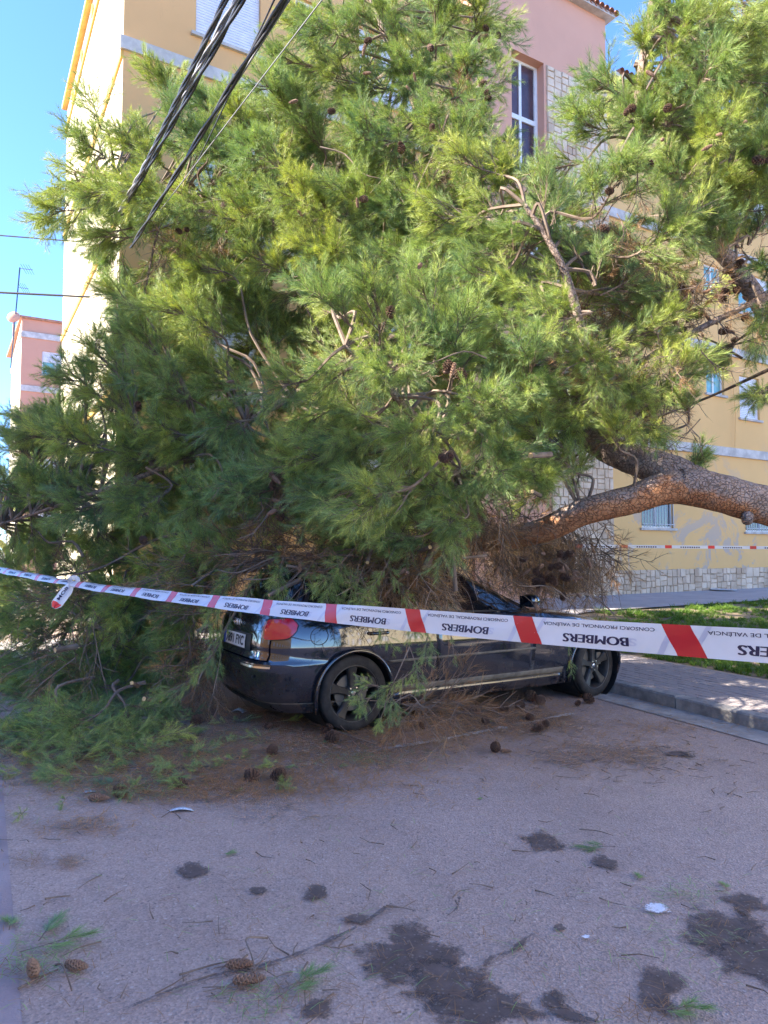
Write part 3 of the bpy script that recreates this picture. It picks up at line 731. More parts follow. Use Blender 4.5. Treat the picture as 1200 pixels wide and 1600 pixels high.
# greenhouse
def grear(t): return lerp(-.60, -.30, t**1.15)
def gfront(t): return lerp(2.32, 1.30, t**.95)
def gw(t): return .80-.235*t**1.15
def gsurf(phi, t, off=0.0):
    c, s_ = math.cos(phi), math.sin(phi); xm = .7; W = gw(t)+off
    A = ((xm-grear(t)) if c < 0 else (gfront(t)-xm))+off; n = 5.5 if c < 0 else 4.5
    x = xm+A*math.copysign(abs(c)**(2/n), c); y = -W*math.copysign(abs(s_)**(2/5), s_)
    if c > 0: y *= 1
    zt = interp([(-.7, 1.28), (-.3, 1.31), (.3, 1.345), (1.0, 1.345), (1.5, 1.30), (2.3, 1.26)], x)
    return V((x, y, lerp(zbelt(x)-.01, zt, t)))
def gphi(x, t):
    xm = .7; c = (x-xm)/((xm-grear(t)) if x < xm else (gfront(t)-xm)); c = max(-1, min(1, c)); n = 5.5 if x < xm else 4.5
    return math.acos(math.copysign(abs(c)**(n/2), c))
gh = MB(); half = np.linspace(0, math.pi, 3000); pp = np.array([gsurf(p, .5)[:2] for p in half]); dd = np.r_[0, np.cumsum(np.linalg.norm(np.diff(pp, axis=0), axis=1))]
PG = list(np.interp(np.linspace(0, dd[-1], 49), dd, half)); PGF = PG+[-p for p in PG[1:-1]][::-1]; n = len(PGF)
tl = [0, .15, .3, .45, .6, .75, .88, 1.0]; vs = [gsurf(p, t_) for t_ in tl for p in PGF]
fcs = [(j*n+i, (j+1)*n+i, (j+1)*n+(i+1) % n, j*n+(i+1) % n) for j in range(len(tl)-1) for i in range(n)]
base_i = (len(tl)-1)*n; cur = [vs[base_i+i] for i in range(n)]
for f in (.97, .88, .7, .4, .0):
    o_ = len(vs); vs += [V((p.x, p.y*f, p.z+.065*(1-f**2.2)*min(1, .35+abs(1)))) for p in cur]
    fcs += [(base_i+i, o_+i, o_+(i+1) % n, base_i+(i+1) % n) for i in range(n)]; base_i = o_
gh.add(vs, fcs); cab = gh.build('roof', M['paint'], car, True); autosmooth(cab, 40)
def gpatch(name, corners, m, off=.004, nu=14, nv=6, parent=None, thick=None):
    # corners: (x,t) lower-left, lower-right, upper-right, upper-left
    mb = MB(); a, b, c, d = corners
    def f(u, v):
        x = lerp(lerp(a[0], b[0], u), lerp(d[0], c[0], u), v); t_ = lerp(lerp(a[1], b[1], u), lerp(d[1], c[1], u), v)
        return gsurf(gphi(x, t_), t_, off)
    mb.grid(f, nu, nv, flip=False); return mb.build(name, m, parent or car, True)
# camera side glass: rear quarter, rear door, front door
def sides(fn):
    for sgn in (1, -1): fn(sgn)
def gside(name, corners, m, off, sgn, parent=None):
    o = gpatch(name, corners, m, off, parent=parent)
    if sgn < 0:
        for v_ in o.data.vertices: v_.co.y *= -1
        o.data.flip_normals()
    return o
for sgn in (1, -1):
    for nm, cs in (('window_surround', [(-.42, .06), (2.02, .06), (1.34, .93), (-.26, .93)]),):
        gside(nm, cs, M['ctrim'], .003, sgn)
    gside('quarter_window', [(-.38, .12), (-.10, .11), (-.02, .86), (-.25, .80)], M['cglass'], .006, sgn)
    gside('side_window', [(-.05, .11), (.72, .10), (.70, .88), (.03, .88)], M['cglass'], .006, sgn)
    gside('side_window', [(.82, .10), (1.93, .09), (1.33, .86), (.80, .88)], M['cglass'], .006, sgn)
    gside('door_pillar', [(.72, .10), (.82, .10), (.80, .9), (.70, .9)], M['dusty'] if False else M['ctrim'], .008, sgn)
def gwrap(name, p0, p1, t0, t1, m, off):
    mb = MB(); mb.grid(lambda u, v: gsurf(lerp(p0, p1, u), lerp(t0, t1, v), off), 24, 6); return mb.build(name, m, car, True)
gwrap('rear_window', math.pi*.5+1.02, math.pi*1.5-1.02, .12, .86, M['cglass'], .006)
gwrap('windscreen', -.62, .62, .05, .92, M['cglass'], .006)
gwrap('roof_spoiler', math.pi*.5+.95, math.pi*1.5-.95, .93, 1.02, M['paint'], .06)
# doors: thin raised skins so shut lines read as gaps
def skin(name, c4, m, off=.005, nu=16, nv=12, parent=None, sgn=1):
    a, b, c, d = c4; mb = MB()
    def f(u, v, o_=off):
        x = lerp(lerp(a[0], b[0], u), lerp(d[0], c[0], u), v); z = lerp(lerp(a[1], b[1], u), lerp(d[1], c[1], u), v)
        p = surf(phi_x(x, z), z, o_); return p
    g = [[f(i/nu, j/nv) for i in range(nu+1)] for j in range(nv+1)]; gi = [[f(i/nu, j/nv, -.02) for i in range(nu+1)] for j in range(nv+1)]
    W_ = nu+1; vs = [p for r in g for p in r]+[p for r in gi for p in r]; N_ = W_*(nv+1); fs_ = []
    for j in range(nv):
        for i in range(nu):
            q = j*W_+i; fs_.append((q, q+1, q+W_+1, q+W_)); fs_.append((N_+q, N_+q+W_, N_+q+W_+1, N_+q+1))
    for i in range(nu): fs_.append((i+1, i, N_+i, N_+i+1)); q = nv*W_+i; fs_.append((q, q+1, N_+q+1, N_+q))
    for j in range(nv): q = j*W_; fs_.append((q, q+W_, N_+q+W_, N_+q)); q = j*W_+nu; fs_.append((q+W_, q, N_+q, N_+q+W_))
    mb.add(vs, fs_); o = mb.build(name, m, parent or car, True)
    if sgn < 0:
        for v_ in o.data.vertices: v_.co.y *= -1
        o.data.flip_normals()
    return o
doors = []
for sgn in (1, -1):
    dr = skin('door', [(.40, .30), (.80, .29), (.79, .945), (-.02, .945)], M['paint'], sgn=sgn); dfr = skin('door', [(.812, .29), (1.93, .29), (2.00, .945), (.802, .945)], M['paint'], sgn=sgn)
    doors += [dr]
    for o, xx in ((dr, .12), (dfr, .98)):
        mb = MB(); y0 = surf(phi_x(xx, .82), .82)
        mb.tube([V((xx+d_, sgn*(y0.y-h_), .80)) for d_, h_ in ((0, .005), (.03, .04), (.10, .045), (.17, .04), (.2, .005))], .014, 8); h = mb.build('door_handle', M['paint'], o, True)
    skin('rub_strip', [(.36, .545), (.80, .545), (.80, .565), (.30, .565)], M['dusty'], .013, 8, 2, parent=dr, sgn=sgn)
    skin('rub_strip', [(.815, .545), (1.95, .545), (1.95, .565), (.815, .565)], M['dusty'], .013, 14, 2, parent=dfr, sgn=sgn)
    skin('sill', [(.34, .30), (2.30, .30), (2.33, .345), (.36, .345)], M['dusty'], .016, 24, 3, sgn=sgn)
    skin('side_skirt', [(.34, .18), (2.36, .18), (2.34, .29), (.36, .29)], M['paint'], .012, 24, 3, sgn=sgn)
arch_cut(doors, .36)
for o in doors: autosmooth(o, 28)
for sgn in (-1, 1):
    for wx in (0, WB):   # arch lips
        mb = MB(); y = interp(wid_t, .5)+.004
        mb.tube([V((wx+.352*math.cos(a), sgn*(interp(wid_t, .315+.352*math.sin(a))+.004), .315+.352*math.sin(a))) for a in np.linspace(R(-22), R(202), 30)], .014, 8)
        mb.build('arch_lip', M['paint'], car, True)
        mb = MB(); mb.lathe([(.343, -.16), (.343, .30)], 36, Matrix.Translation(V((wx, sgn*.68, .315))) @ Matrix.Rotation(R(90)*sgn, 4, 'X'))
        mb.lathe([(.343, .30), (.0, .30)], 36, Matrix.Translation(V((wx, sgn*.68, .315))) @ Matrix.Rotation(R(90)*sgn, 4, 'X')); mb.build('wheel_well', M['ctrim'], car)
# underside
mb = MB(); mb.box((XM, 0, .21), (WB-.7, 1.5, .05)); mb.box((-.1, 0, .3), (1.1, 1.0, .1)); mb.box((WB, 0, .3), (1.0, 1.0, .1)); mb.build('underbody', M['ctrim'], car)
# rear details
def rpatch(name, y0, y1, z0, z1, m, off=.006, parent=None, nu=8, nv=4, fn=None):
    """patch on the tail (by lateral position)"""
    mb = MB()
    def f(u, v):
        y, z = lerp(y0, y1, u), lerp(z0, z1, v)
        if fn: y, z = fn(u, v)
        W = interp(wid_t, z); s_ = max(-1, min(1, y/W)); n2 = 5.2
        c = -(max(0, 1-abs(s_)**n2))**(1/n2); x = XM+(XM-interp(rear_t, z)+off)*c
        zt = z if z < .56 else .56+(z-.56)*(zbelt(x)-.56)/(.95-.56)
        return V((x-off, y, zt))
    mb.grid(f, nu, nv, flip=True); return mb.build(name, m, parent or car, True)
tg = rpatch('tailgate', -.60, .60, .605, .93, M['paint'], .008, nu=20, nv=8)
rpatch('plate_recess', -.36, .36, .66, .80, M['ctrim'], .011, tg, 12, 3)
pl = rpatch('number_plate', -.26, .26, .672, .785, M['plate'], .016, tg, 6, 2)
rpatch('plate_band', .215, .26, .672, .785, M['blue'], .018, pl, 2, 2)
def textmesh(txt, size, bold=.012, name='text', spacing=1.0):
    cu = bpy.data.curves.new(name, 'FONT'); cu.body = txt; cu.size = size; cu.offset = bold*size; cu.align_x = 'CENTER'; cu.align_y = 'CENTER'; cu.space_character = spacing; cu.resolution_u = 3
    o = bpy.data.objects.new(name, cu); C.objects.link(o); dg = bpy.context.evaluated_depsgraph_get(); me = bpy.data.meshes.new_from_object(o.evaluated_get(dg)); bpy.data.objects.remove(o); bpy.data.curves.remove(cu)
    me.transform(Matrix.Translation(V((0, 0, 0)))); return me
def text_on(name, txt, size, m, parent, mp, bold=.012, spacing=1.0):
    me = textmesh(txt, size, bold, name, spacing); me.materials.clear(); me.materials.append(m)
    for v_ in me.vertices: v_.co = mp(v_.co.x, v_.co.y)
    return link(name, me, parent)
def tailmap(y0, z0, off):
    def f(x, y_):
        y, z = y0-x, z0+y_; zt = .56+(z-.56)*(zbelt(-.74)-.56)/(.95-.56); s_ = y/interp(wid_t, z)
        return V((XM-(XM-interp(rear_t, z)+off)*(max(0, 1-abs(s_)**5.2))**(1/5.2)-off, y, zt))
    return f
text_on('plate_number', '7891 FYC', .108, M['ink'], pl, tailmap(-.02, .728, .019), .03)
text_on('badge_lettering', 'TDI', .055, M['chrome'], tg, tailmap(-.47, .645, .014), .02)
em = MB()
for i in range(4):
    c_ = tailmap(-(i-1.5)*.042, .875, .016)(0, 0)
    em.tube([c_+V((0, .028*math.cos(a), .028*math.sin(a))) for a in np.linspace(0, 2*math.pi, 25)], .0042, 5, False)
em.build('ring_emblem', M['chrome'], tg, True)
LP1 = phi_x(-.46, .86); LP0 = next(p for p in np.linspace(math.pi, math.pi/2, 2000) if surf(p, .86).y < -.44)
for sgn in (-1, 1):
    tlm = MB()
    def tf(u, v, sgn=sgn, off=.010):
        # lens wraps from the tail round the corner, narrowing to a point along the flank
        ph0, ph1 = LP0, LP1
        ph = lerp(ph0, ph1, u); zc = lerp(.845, .865, u); hh = .088*(1-max(0, (u-.75)/.25)**2*.75)*(1-.35*max(0, (.25-u)/.25))
        p = surf(ph, zc+(v-.5)*2*hh, off); return V((p.x, p.y*sgn, p.z))
    def seg(u0, u1, name, m, par, off=.012, v0=0, v1=1):
        mb = MB(); mb.grid(lambda u, v: tf(lerp(u0, u1, u), lerp(v0, v1, v), sgn, off), 16, 8, flip=sgn > 0); return mb.build(name, m, par, True)
    L_ = seg(-.02, 1.0, 'tail_light', M['ctrim'], car, .008)
    seg(.0, .18, 'amber_lens', M['amber'], L_, .013, .06, .94); seg(.185, .99, 'red_lens', M['red'], L_, .014, .05, .95); seg(.28, .9, 'lower_lens', M['red'], L_, .017, .05, .2)
# bumper strip, lower bumper edge, sensors
rpatch('bumper_strip', -.66, -.30, .545, .562, M['chrome'], .008); rpatch('bumper_strip', .30, .66, .545, .562, M['chrome'], .008)
mb = MB(); mb.grid(lambda u, v: surf(lerp(math.pi/2+.25, math.pi*1.5-.25, u), lerp(.255, .266, v), .006), 50, 1); mb.build('bumper_seam', M['dusty'], car)
rpatch('bumper_insert', -.55, .55, .185, .25, M['ctrim'], .006, nu=20)
for y in (-.5, -.2, .2, .5):
    mb = MB(); c_ = tailmap(y, .47, .006)(0, 0); c_.z = .47; mb.lathe([(0, .004), (.011, .003), (.013, 0)], 12, Matrix.Translation(c_) @ Matrix.Rotation(R(-90), 4, 'Y')); mb.build('parking_sensor', M['ctrim'], car)
# fuel flap, front lamp, mirror, wiper
mb = MB(); c_ = surf(phi_x(-.33, .8), .8, .006); 
mb.tube([surf(phi_x(-.30+.07*math.cos(a), .80), .80+.07*math.sin(a), .003) for a in np.linspace(0, 2*math.pi, 33)], .003, 4, False); o = mb.build('fuel_flap', M['ctrim'], car)
for v_ in o.data.vertices: pass
for sgn in (-1, 1):
    mb = MB(); mb.grid(lambda u, v: (lambda p: V((p.x, p.y*sgn, p.z)))(surf(lerp(math.pi/2-.42, .45, u), lerp(.74, .93, v), .008)), 14, 6, flip=sgn < 0); mb.build('headlight', M['lens'], car, True)
    mb = MB(); c0_ = V((1.83, -sgn*.80, .95)); M_ = Matrix.Translation(c0_+V((0, -sgn*.10, .06)))
    vs = []; nn = 12
    rings_ = [(-.03, .5), (-.02, .85), (.03, 1), (.08, .8), (.11, .35)]
    for dx_, sc in rings_:
        for i in range(nn):
            a = 2*math.pi*i/nn; vs.append(M_ @ V((dx_, .10*sc*math.copysign(abs(math.cos(a))**.7, math.cos(a)), .065*sc*math.copysign(abs(math.sin(a))**.7, math.sin(a)))))
    mb.add(vs, [(k*nn+i, (k+1)*nn+i, (k+1)*nn+(i+1) % nn, k*nn+(i+1) % nn) for k in range(4) for i in range(nn)]+[tuple(range(nn)), tuple(range(4*nn, 5*nn))[::-1]])
    mb.tube([c0_+V((0, 0, .0)), c0_+V((.01, -sgn*.06, .04))], .02, 6); mi = mb.build('wing_mirror', M['paint'], car, True)
    mb = MB(); mb.grid(lambda u, v: M_ @ V((-.034, lerp(-.075, .075, u), lerp(-.048, .048, v))), 1, 1, flip=True); mb.build('mirror_glass', M['cglass'], mi)
# wheels
def wheel(x, y, steer, sgn):
    root = Matrix.Translation(V((x, y, .315))) @ Matrix.Rotation(steer, 4, 'Z') @ Matrix.Rotation(R(90), 4, 'X') @ (Matrix.Identity(4) if sgn < 0 else Matrix.Rotation(math.pi, 4, 'X'))
    # local +z of the lathe looks outwards
    mb = MB(); prof = [(.222, .085), (.232, .103), (.262, .112), (.290, .104), (.304, .092), (.309, .078), (.3085, .058), (.303, .056), (.303, .050), (.310, .048), (.310, .012), (.304, .010), (.304, .002), (.310, 0), (.310, -.04), (.304, -.045), (.309, -.05), (.308, -.08), (.29, -.105), (.24, -.11), (.222, -.09)]
    mb.lathe(prof, 56, root)
    wl_ = mb.build('wheel', M['rubber'], car, True); autosmooth(wl_, 40)
    mb = MB(); mb.lathe([(.212, -.09), (.205, -.05), (.206, .05), (.214, .082), (.224, .098), (.2275, .097), (.2275, .088), (.21, -.09)], 56, root)
    # spokes
    for s_ in range(5):
        a = 2*math.pi*s_/5+R(90)+.05; ca, sa = math.cos(a), math.sin(a); tx = V((ca, sa, 0)); ty = V((-sa, ca, 0)); tz = V((0, 0, 1))
        prof2 = [(.035, .034, .076, .05), (.08, .028, .074, .045), (.13, .031, .078, .045), (.18, .040, .084, .05), (.216, .054, .090, .055)]
        vs = []
        for r_, hw, top_, th in prof2:
            for (yy, zz2) in ((-hw, top_-th), (-hw, top_-.012), (-hw*.72, top_), (hw*.72, top_), (hw, top_-.012), (hw, top_-th)):
                vs.append(root @ (tx*r_+ty*yy+tz*zz2))
        mb.add(vs, [(k*6+i, (k+1)*6+i, (k+1)*6+(i+1) % 6, k*6+(i+1) % 6) for k in range(4) for i in range(6)]+[tuple(range(6))[::-1], tuple(range(24, 30))])
    mb.lathe([(.066, .02), (.066, .066), (.058, .078), (.034, .080), (.03, .074), (0, .074)], 32, root)
    rim = mb.build('rim', M['rim'], wl_, True); autosmooth(rim, 30)
    mb = MB(); mb.lathe([(.2262, .0975), (.2280, .101), (.2300, .0975)], 56, root); mb.build('rim_edge', M['brake'], rim, True)
    mb = MB(); mb.lathe([(.0, .082), (.012, .083), (.022, .080), (.0225, .074)], 24, root); mb.build('hub_cap', M['chrome'], rim, True)
    mb = MB()
    for s_ in range(5):
        a = 2*math.pi*(s_+.5)/5+R(90)+.05; mb.lathe([(0, .088), (.008, .087), (.009, .07)], 8, root @ Matrix.Translation(V((.048*math.cos(a), .048*math.sin(a), 0))))
    mb.build('wheel_bolts', M['chrome'], rim)
    mb = MB(); mb.lathe([(.0, .03), (.15, .03), (.152, .01), (.0, .01)], 32, root); mb.box((.11, .06, .03), (.07, .12, .06), root); mb.build('brake_disc', M['brake'], wl_)
for wx, st in ((0, 0), (WB, R(8))):
    wheel(wx, -.735, st, -1); wheel(wx, .735, st, 1)

# ================================================================== FOLIAGE SOURCES
rnp = np.random.RandomState(11)
def spray_mesh(name, mats, L=.38, shoots=7, needles=46, nl=(.07, .10), wd=.0026, spread=(25, 50), seed=1, bare=.25, droop=.25, tri=True):
    rs = np.random.RandomState(seed); rd = random.Random(seed); mb = MB()
    ax = [V((0, 0, 0))]; d = V((0, 0, 1))
    bend = V((rd.uniform(-1, 1), rd.uniform(-1, 1), 0))*droop
    for i in range(6): d = (d+bend/6+V((rd.uniform(-.08, .08), rd.uniform(-.08, .08), 0))).normalized(); ax.append(ax[-1]+d*L/6)
    mb.mi = 1; mb.tube(ax, [.0045*(1-.11*i) for i in range(7)], 4, False)
    paths = [(ax, .35)]
    for k in range(shoots):
        f = bare+(1-bare)*(k+.5)/shoots; i = min(5, int(f*6)); p = lerp(ax[i], ax[i+1], f*6-i); td = (ax[i+1]-ax[i]).normalized()
        side = td.orthogonal().normalized(); side.rotate(Quaternion(td, rd.uniform(0, 6.28) if k % 2 else rd.uniform(-.6, .6)+(k//2 % 2)*math.pi))
        a = R(rd.uniform(35, 60)); sd = td*math.cos(a)+side*math.sin(a); l = L*rd.uniform(.30, .55)*(1.15-f*.5); pp_ = [p]
        for j in range(3): sd = (sd+td*.18).normalized(); pp_.append(pp_[-1]+sd*l/3)
        mb.tube(pp_, [.0028, .0024, .002, .0014], 3, False); paths.append((pp_, .15))
    mb.mi = 0; tone = []
    nv0 = len(mb.v); vs = []; 
    for pts, b in paths:
        n = len(pts)-1
        for j in range(needles):
            f = b+(1-b)*(1-(1-rs.rand())**1.0*1)*1.0
            f = b+(1-b)*rs.rand()**.75
            i = min(n-1, int(f*n)); p = lerp(pts[i], pts[i+1], f*n-i); td = (pts[i+1]-pts[i]).normalized()
            o = td.orthogonal().normalized(); o.rotate(Quaternion(td, rs.rand()*6.283)); a = R(rs.uniform(*spread)*(1-.35*f))
            nd = td*math.cos(a)+o*math.sin(a); nd = (nd+V((0, 0, 0))).normalized(); l = rs.uniform(*nl)
            sd = nd.cross(V((rs.randn(), rs.randn(), rs.randn()))).normalized()*wd/2
            tp = p+nd*l+td*.006; mid = p+nd*l*.5
            vs.append((p-sd, p+sd, tp)); tone.append(rs.rand())
    for a, b, c in vs: mb.add([a, b, c], [(0, 1, 2)])
    o = mb.build(name, mats, None); me = o.data; bpy.data.objects.remove(o)
    at = me.attributes.new('tone', 'FLOAT', 'POINT'); tv = np.full(len(me.vertices), .5, dtype=np.float32); tv[nv0:] = np.repeat(np.array(tone, dtype=np.float32), 3); at.data.foreach_set('value', tv)
    return me
MG = [M['needle'], M['twig']]; MD = [M['needle_dry'], M['twig']]
SPR = [spray_mesh('pine_spray', MG, seed=s, L=L_, shoots=sh, needles=nn) for s, L_, sh, nn in ((1, .36, 8, 44), (2, .42, 9, 42), (3, .30, 7, 46), (4, .46, 9, 44))]
DRY = [spray_mesh('dry_spray', MD, seed=s, L=L_, shoots=sh, needles=nn, bare=.1, droop=.6) for s, L_, sh, nn in ((5, .45, 9, 8), (6, .36, 7, 18), (7, .5, 8, 2))]
def scatter(name, parent, meshes, pts, rots, scales, idx, hues=None):
    """one object whose points carry instanced sprays"""
    me = bpy.data.meshes.new(name); me.from_pydata([tuple(p) for p in pts], [], []); n = len(pts)
    a = me.attributes.new('rot', 'FLOAT_VECTOR', 'POINT'); a.data.foreach_set('vector', np.array([tuple(r) for r in rots], dtype=np.float32).ravel())
    a = me.attributes.new('scl', 'FLOAT', 'POINT'); a.data.foreach_set('value', np.array(scales, dtype=np.float32))
    a = me.attributes.new('idx', 'INT', 'POINT'); a.data.foreach_set('value', np.array(idx, dtype=np.int32))
    a = me.attributes.new('hue', 'FLOAT', 'POINT'); a.data.foreach_set('value', np.array(hues if hues is not None else [.5]*n, dtype=np.float32))
    o = link(name, me, parent); g = bpy.data.node_groups.new(name+'_nodes', 'GeometryNodeTree')
    g.interface.new_socket('Geometry', in_out='INPUT', socket_type='NodeSocketGeometry'); g.interface.new_socket('Geometry', in_out='OUTPUT', socket_type='NodeSocketGeometry')
    gi = g.nodes.new('NodeGroupInput'); go = g.nodes.new('NodeGroupOutput'); ip = g.nodes.new('GeometryNodeInstanceOnPoints'); gg = g.nodes.new('GeometryNodeGeometryToInstance')
    for m_ in reversed(meshes):
        so_ = bpy.data.objects.get('source_'+m_.name) or bpy.data.objects.new('source_'+m_.name, m_)
        oi = g.nodes.new('GeometryNodeObjectInfo'); oi.inputs['Object'].default_value = so_; g.links.new(oi.outputs['Geometry'], gg.inputs[0])
    def attr(nm, ty):
        x = g.nodes.new('GeometryNodeInputNamedAttribute'); x.data_type = ty; x.inputs['Name'].default_value = nm
        return [s_ for s_ in x.outputs if s_.enabled and s_.name == 'Attribute'][0]
    er = g.nodes.new('FunctionNodeEulerToRotation'); g.links.new(attr('rot', 'FLOAT_VECTOR'), er.inputs[0])
    g.links.new(gi.outputs[0], ip.inputs['Points']); g.links.new(gg.outputs[0], ip.inputs['Instance']); ip.inputs['Pick Instance'].default_value = True
    g.links.new(attr('idx', 'INT'), ip.inputs['Instance Index']); g.links.new(er.outputs[0], ip.inputs['Rotation']); g.links.new(attr('scl', 'FLOAT'), ip.inputs['Scale'])
    g.links.new(ip.outputs[0], go.inputs[0]); md = o.modifiers.new('scatter', 'NODES'); md.node_group = g; return o
def aim(d, roll=None):
    q = V(d).to_track_quat('Z', 'Y') @ Quaternion((0, 0, 1), random.uniform(0, 6.28) if roll is None else roll); return q.to_euler()

# ================================================================== THE FALLEN PINE
pine = empty('pine_tree', (0, 0, 0)); tag(pine, 'huge fallen pine with dense green crown lying over the car and against the block', 'tree')
def barkmat():
    m = mat('pine_bark', (0.2, 0.13, 0.1), 0.95, spec=.2); t = NT(m); v = t.node('ShaderNodeTexCoord').outputs['Object']
    vo = t.node('ShaderNodeTexVoronoi', feature='DISTANCE_TO_EDGE'); vo.inputs['Scale'].default_value = 30
    ds = t.node('ShaderNodeMixRGB'); ds.inputs[0].default_value = .12; t.L(v, ds.inputs[1]); nn = t.node('ShaderNodeTexNoise'); nn.inputs['Scale'].default_value = 7; nn.inputs['Detail'].default_value = 6; t.L(v, nn.inputs['Vector']); t.L(nn.outputs['Color'], ds.inputs[2])
    t.L(ds.outputs[0], vo.inputs['Vector'])
    crack = t.ramp(vo.outputs['Distance'], 0.01, 0.09)
    grey = t.mix(t.ramp(t.noise(v, 9, 8, .7), .3, .7), (0.22, 0.16, 0.135), (0.44, 0.34, 0.29))
    org = t.mix(t.ramp(t.noise(v, 11, 8, .7), .35, .65), (0.36, 0.15, 0.07), (0.56, 0.28, 0.14))
    at = t.node('ShaderNodeAttribute', attribute_name='flaked')
    f = t.ramp(t.math('ADD', at.outputs['Fac'], t.math('MULTIPLY', t.math('SUBTRACT', t.noise(v, 3.5, 8, .7), .5), 1.3)), .42, .62)
    c = t.mix(f, grey, org); c = t.mix(t.math('MULTIPLY', t.math('SUBTRACT', 1.0, crack), .5), c, (0.07, 0.045, 0.035))
    t.L(c, t.b.inputs['Base Color'])
    h = t.mix(.5, crack, t.noise(v, 40, 6, .7)); t.bump(h, 1.0, .02); return m
M['bark'] = barkmat()
def limb(name, pts, rads, n=28, sub=10, seed=0, flake=lambda p, nrm: 0, parent=pine):
    sp = spline(pts, sub); k = len(sp); rr = np.interp(np.linspace(0, len(pts)-1, k), range(len(pts)), rads)
    mb = MB(); mb.tube(sp, list(rr), n, True); vs = mb.v; out = []; fl = []
    for i in range(k):
        for j in range(n):
            p = V(vs[i*n+j]); c = sp[i]; d = (p-c).normalized(); r_ = rr[i]
            h = noise.noise(V((p.x*2.3+seed, p.y*2.3, p.z*2.3)))*.10+noise.noise(V((p.x*9, p.y*9+seed, p.z*9)))*.05+abs(noise.noise(V((p.x*22, p.y*22, p.z*22+seed))))*.05
            out.append(c+d*r_*(1+h)); fl.append(flake(p, d))
    mb.v = [tuple(p) for p in out]; o = mb.build(name, M['bark'], parent, True)
    a = o.data.attributes.new('flaked', 'FLOAT', 'POINT'); a.data.foreach_set('value', fl); return o, sp
under = lambda p, d: .5-.45*d.z-.35*max(0, (p.x-2.3)/1.5)
TR = [P(1420, 860, 6.9), P(1290, 808, 6.75), P(1195, 790, 6.6), P(1115, 768, 6.5), P(1060, 758, 6.5)]
limb('trunk', TR, [.235, .21, .178, .172, .15], seed=1, flake=under)
LA = [P(1130, 775, 6.5), P(1050, 762, 6.5), P(985, 781, 6.5), P(910, 800, 6.6), P(850, 828, 6.8), P(770, 845, 7.1), P(680, 850, 7.5), P(560, 860, 7.9), P(430, 880, 8.3), P(300, 900, 8.7), P(150, 920, 9)]
limb('limb', LA, [.14, .15, .128, .12, .115, .10, .09, .08, .07, .05, .03], seed=2, flake=lambda p, d: .62-.35*d.z)
LBp = [P(1125, 770, 6.55), P(1050, 738, 6.7), P(1000, 722, 6.85), P(950, 700, 7.1), P(880, 650, 7.5), P(800, 560, 8.0), P(700, 480, 8.5), P(560, 400, 8.9), P(400, 340, 9.2), P(250, 290, 9.4), P(130, 270, 9.5)]
limb('limb', LBp, [.12, .165, .15, .14, .13, .12, .10, .085, .07, .05, .03], seed=3, flake=lambda p, d: .15)
LC = [P(880, 650, 7.5), P(850, 520, 7.8), P(790, 380, 8.1), P(700, 250, 8.4), P(620, 100, 8.7), P(560, -60, 9.0)]
limb('limb', LC, [.10, .09, .075, .06, .045, .03], 16, seed=4)
LD = [P(1330, 700, 7.3), P(1240, 560, 7.3), P(1150, 420, 7.2), P(1060, 330, 7.1), P(1000, 220, 7.0), P(1010, 60, 7.0), P(1040, -100, 7.0)]
limb('limb', LD, [.12, .10, .085, .07, .055, .04, .03], 16, seed=5)
LE = [P(1260, 420, 6.9), P(1180, 470, 6.9), P(1100, 510, 6.9), P(1010, 560, 7.0), P(930, 610, 7.1), P(860, 660, 7.2)]
limb('limb', LE, [.035, .03, .028, .024, .02, .015], 8, seed=6)
LF = [P(700, 480, 8.5), P(560, 560, 8.2), P(420, 640, 8.0), P(280, 720, 8.0), P(120, 780, 8.3), P(0, 820, 8.6)]
limb('limb', LF, [.06, .05, .04, .032, .022, .012], 12, seed=7)
LG = [P(770, 845, 7.1), P(700, 720, 6.5), P(620, 620, 6.1), P(540, 540, 5.9)]
limb('limb', LG, [.055, .045, .035, .02], 12, seed=8)
LHh = [P(950, 700, 7.1), P(920, 560, 6.6), P(880, 420, 6.4), P(820, 320, 6.4)]
limb('limb', LHh, [.055, .045, .035, .02], 12, seed=9)
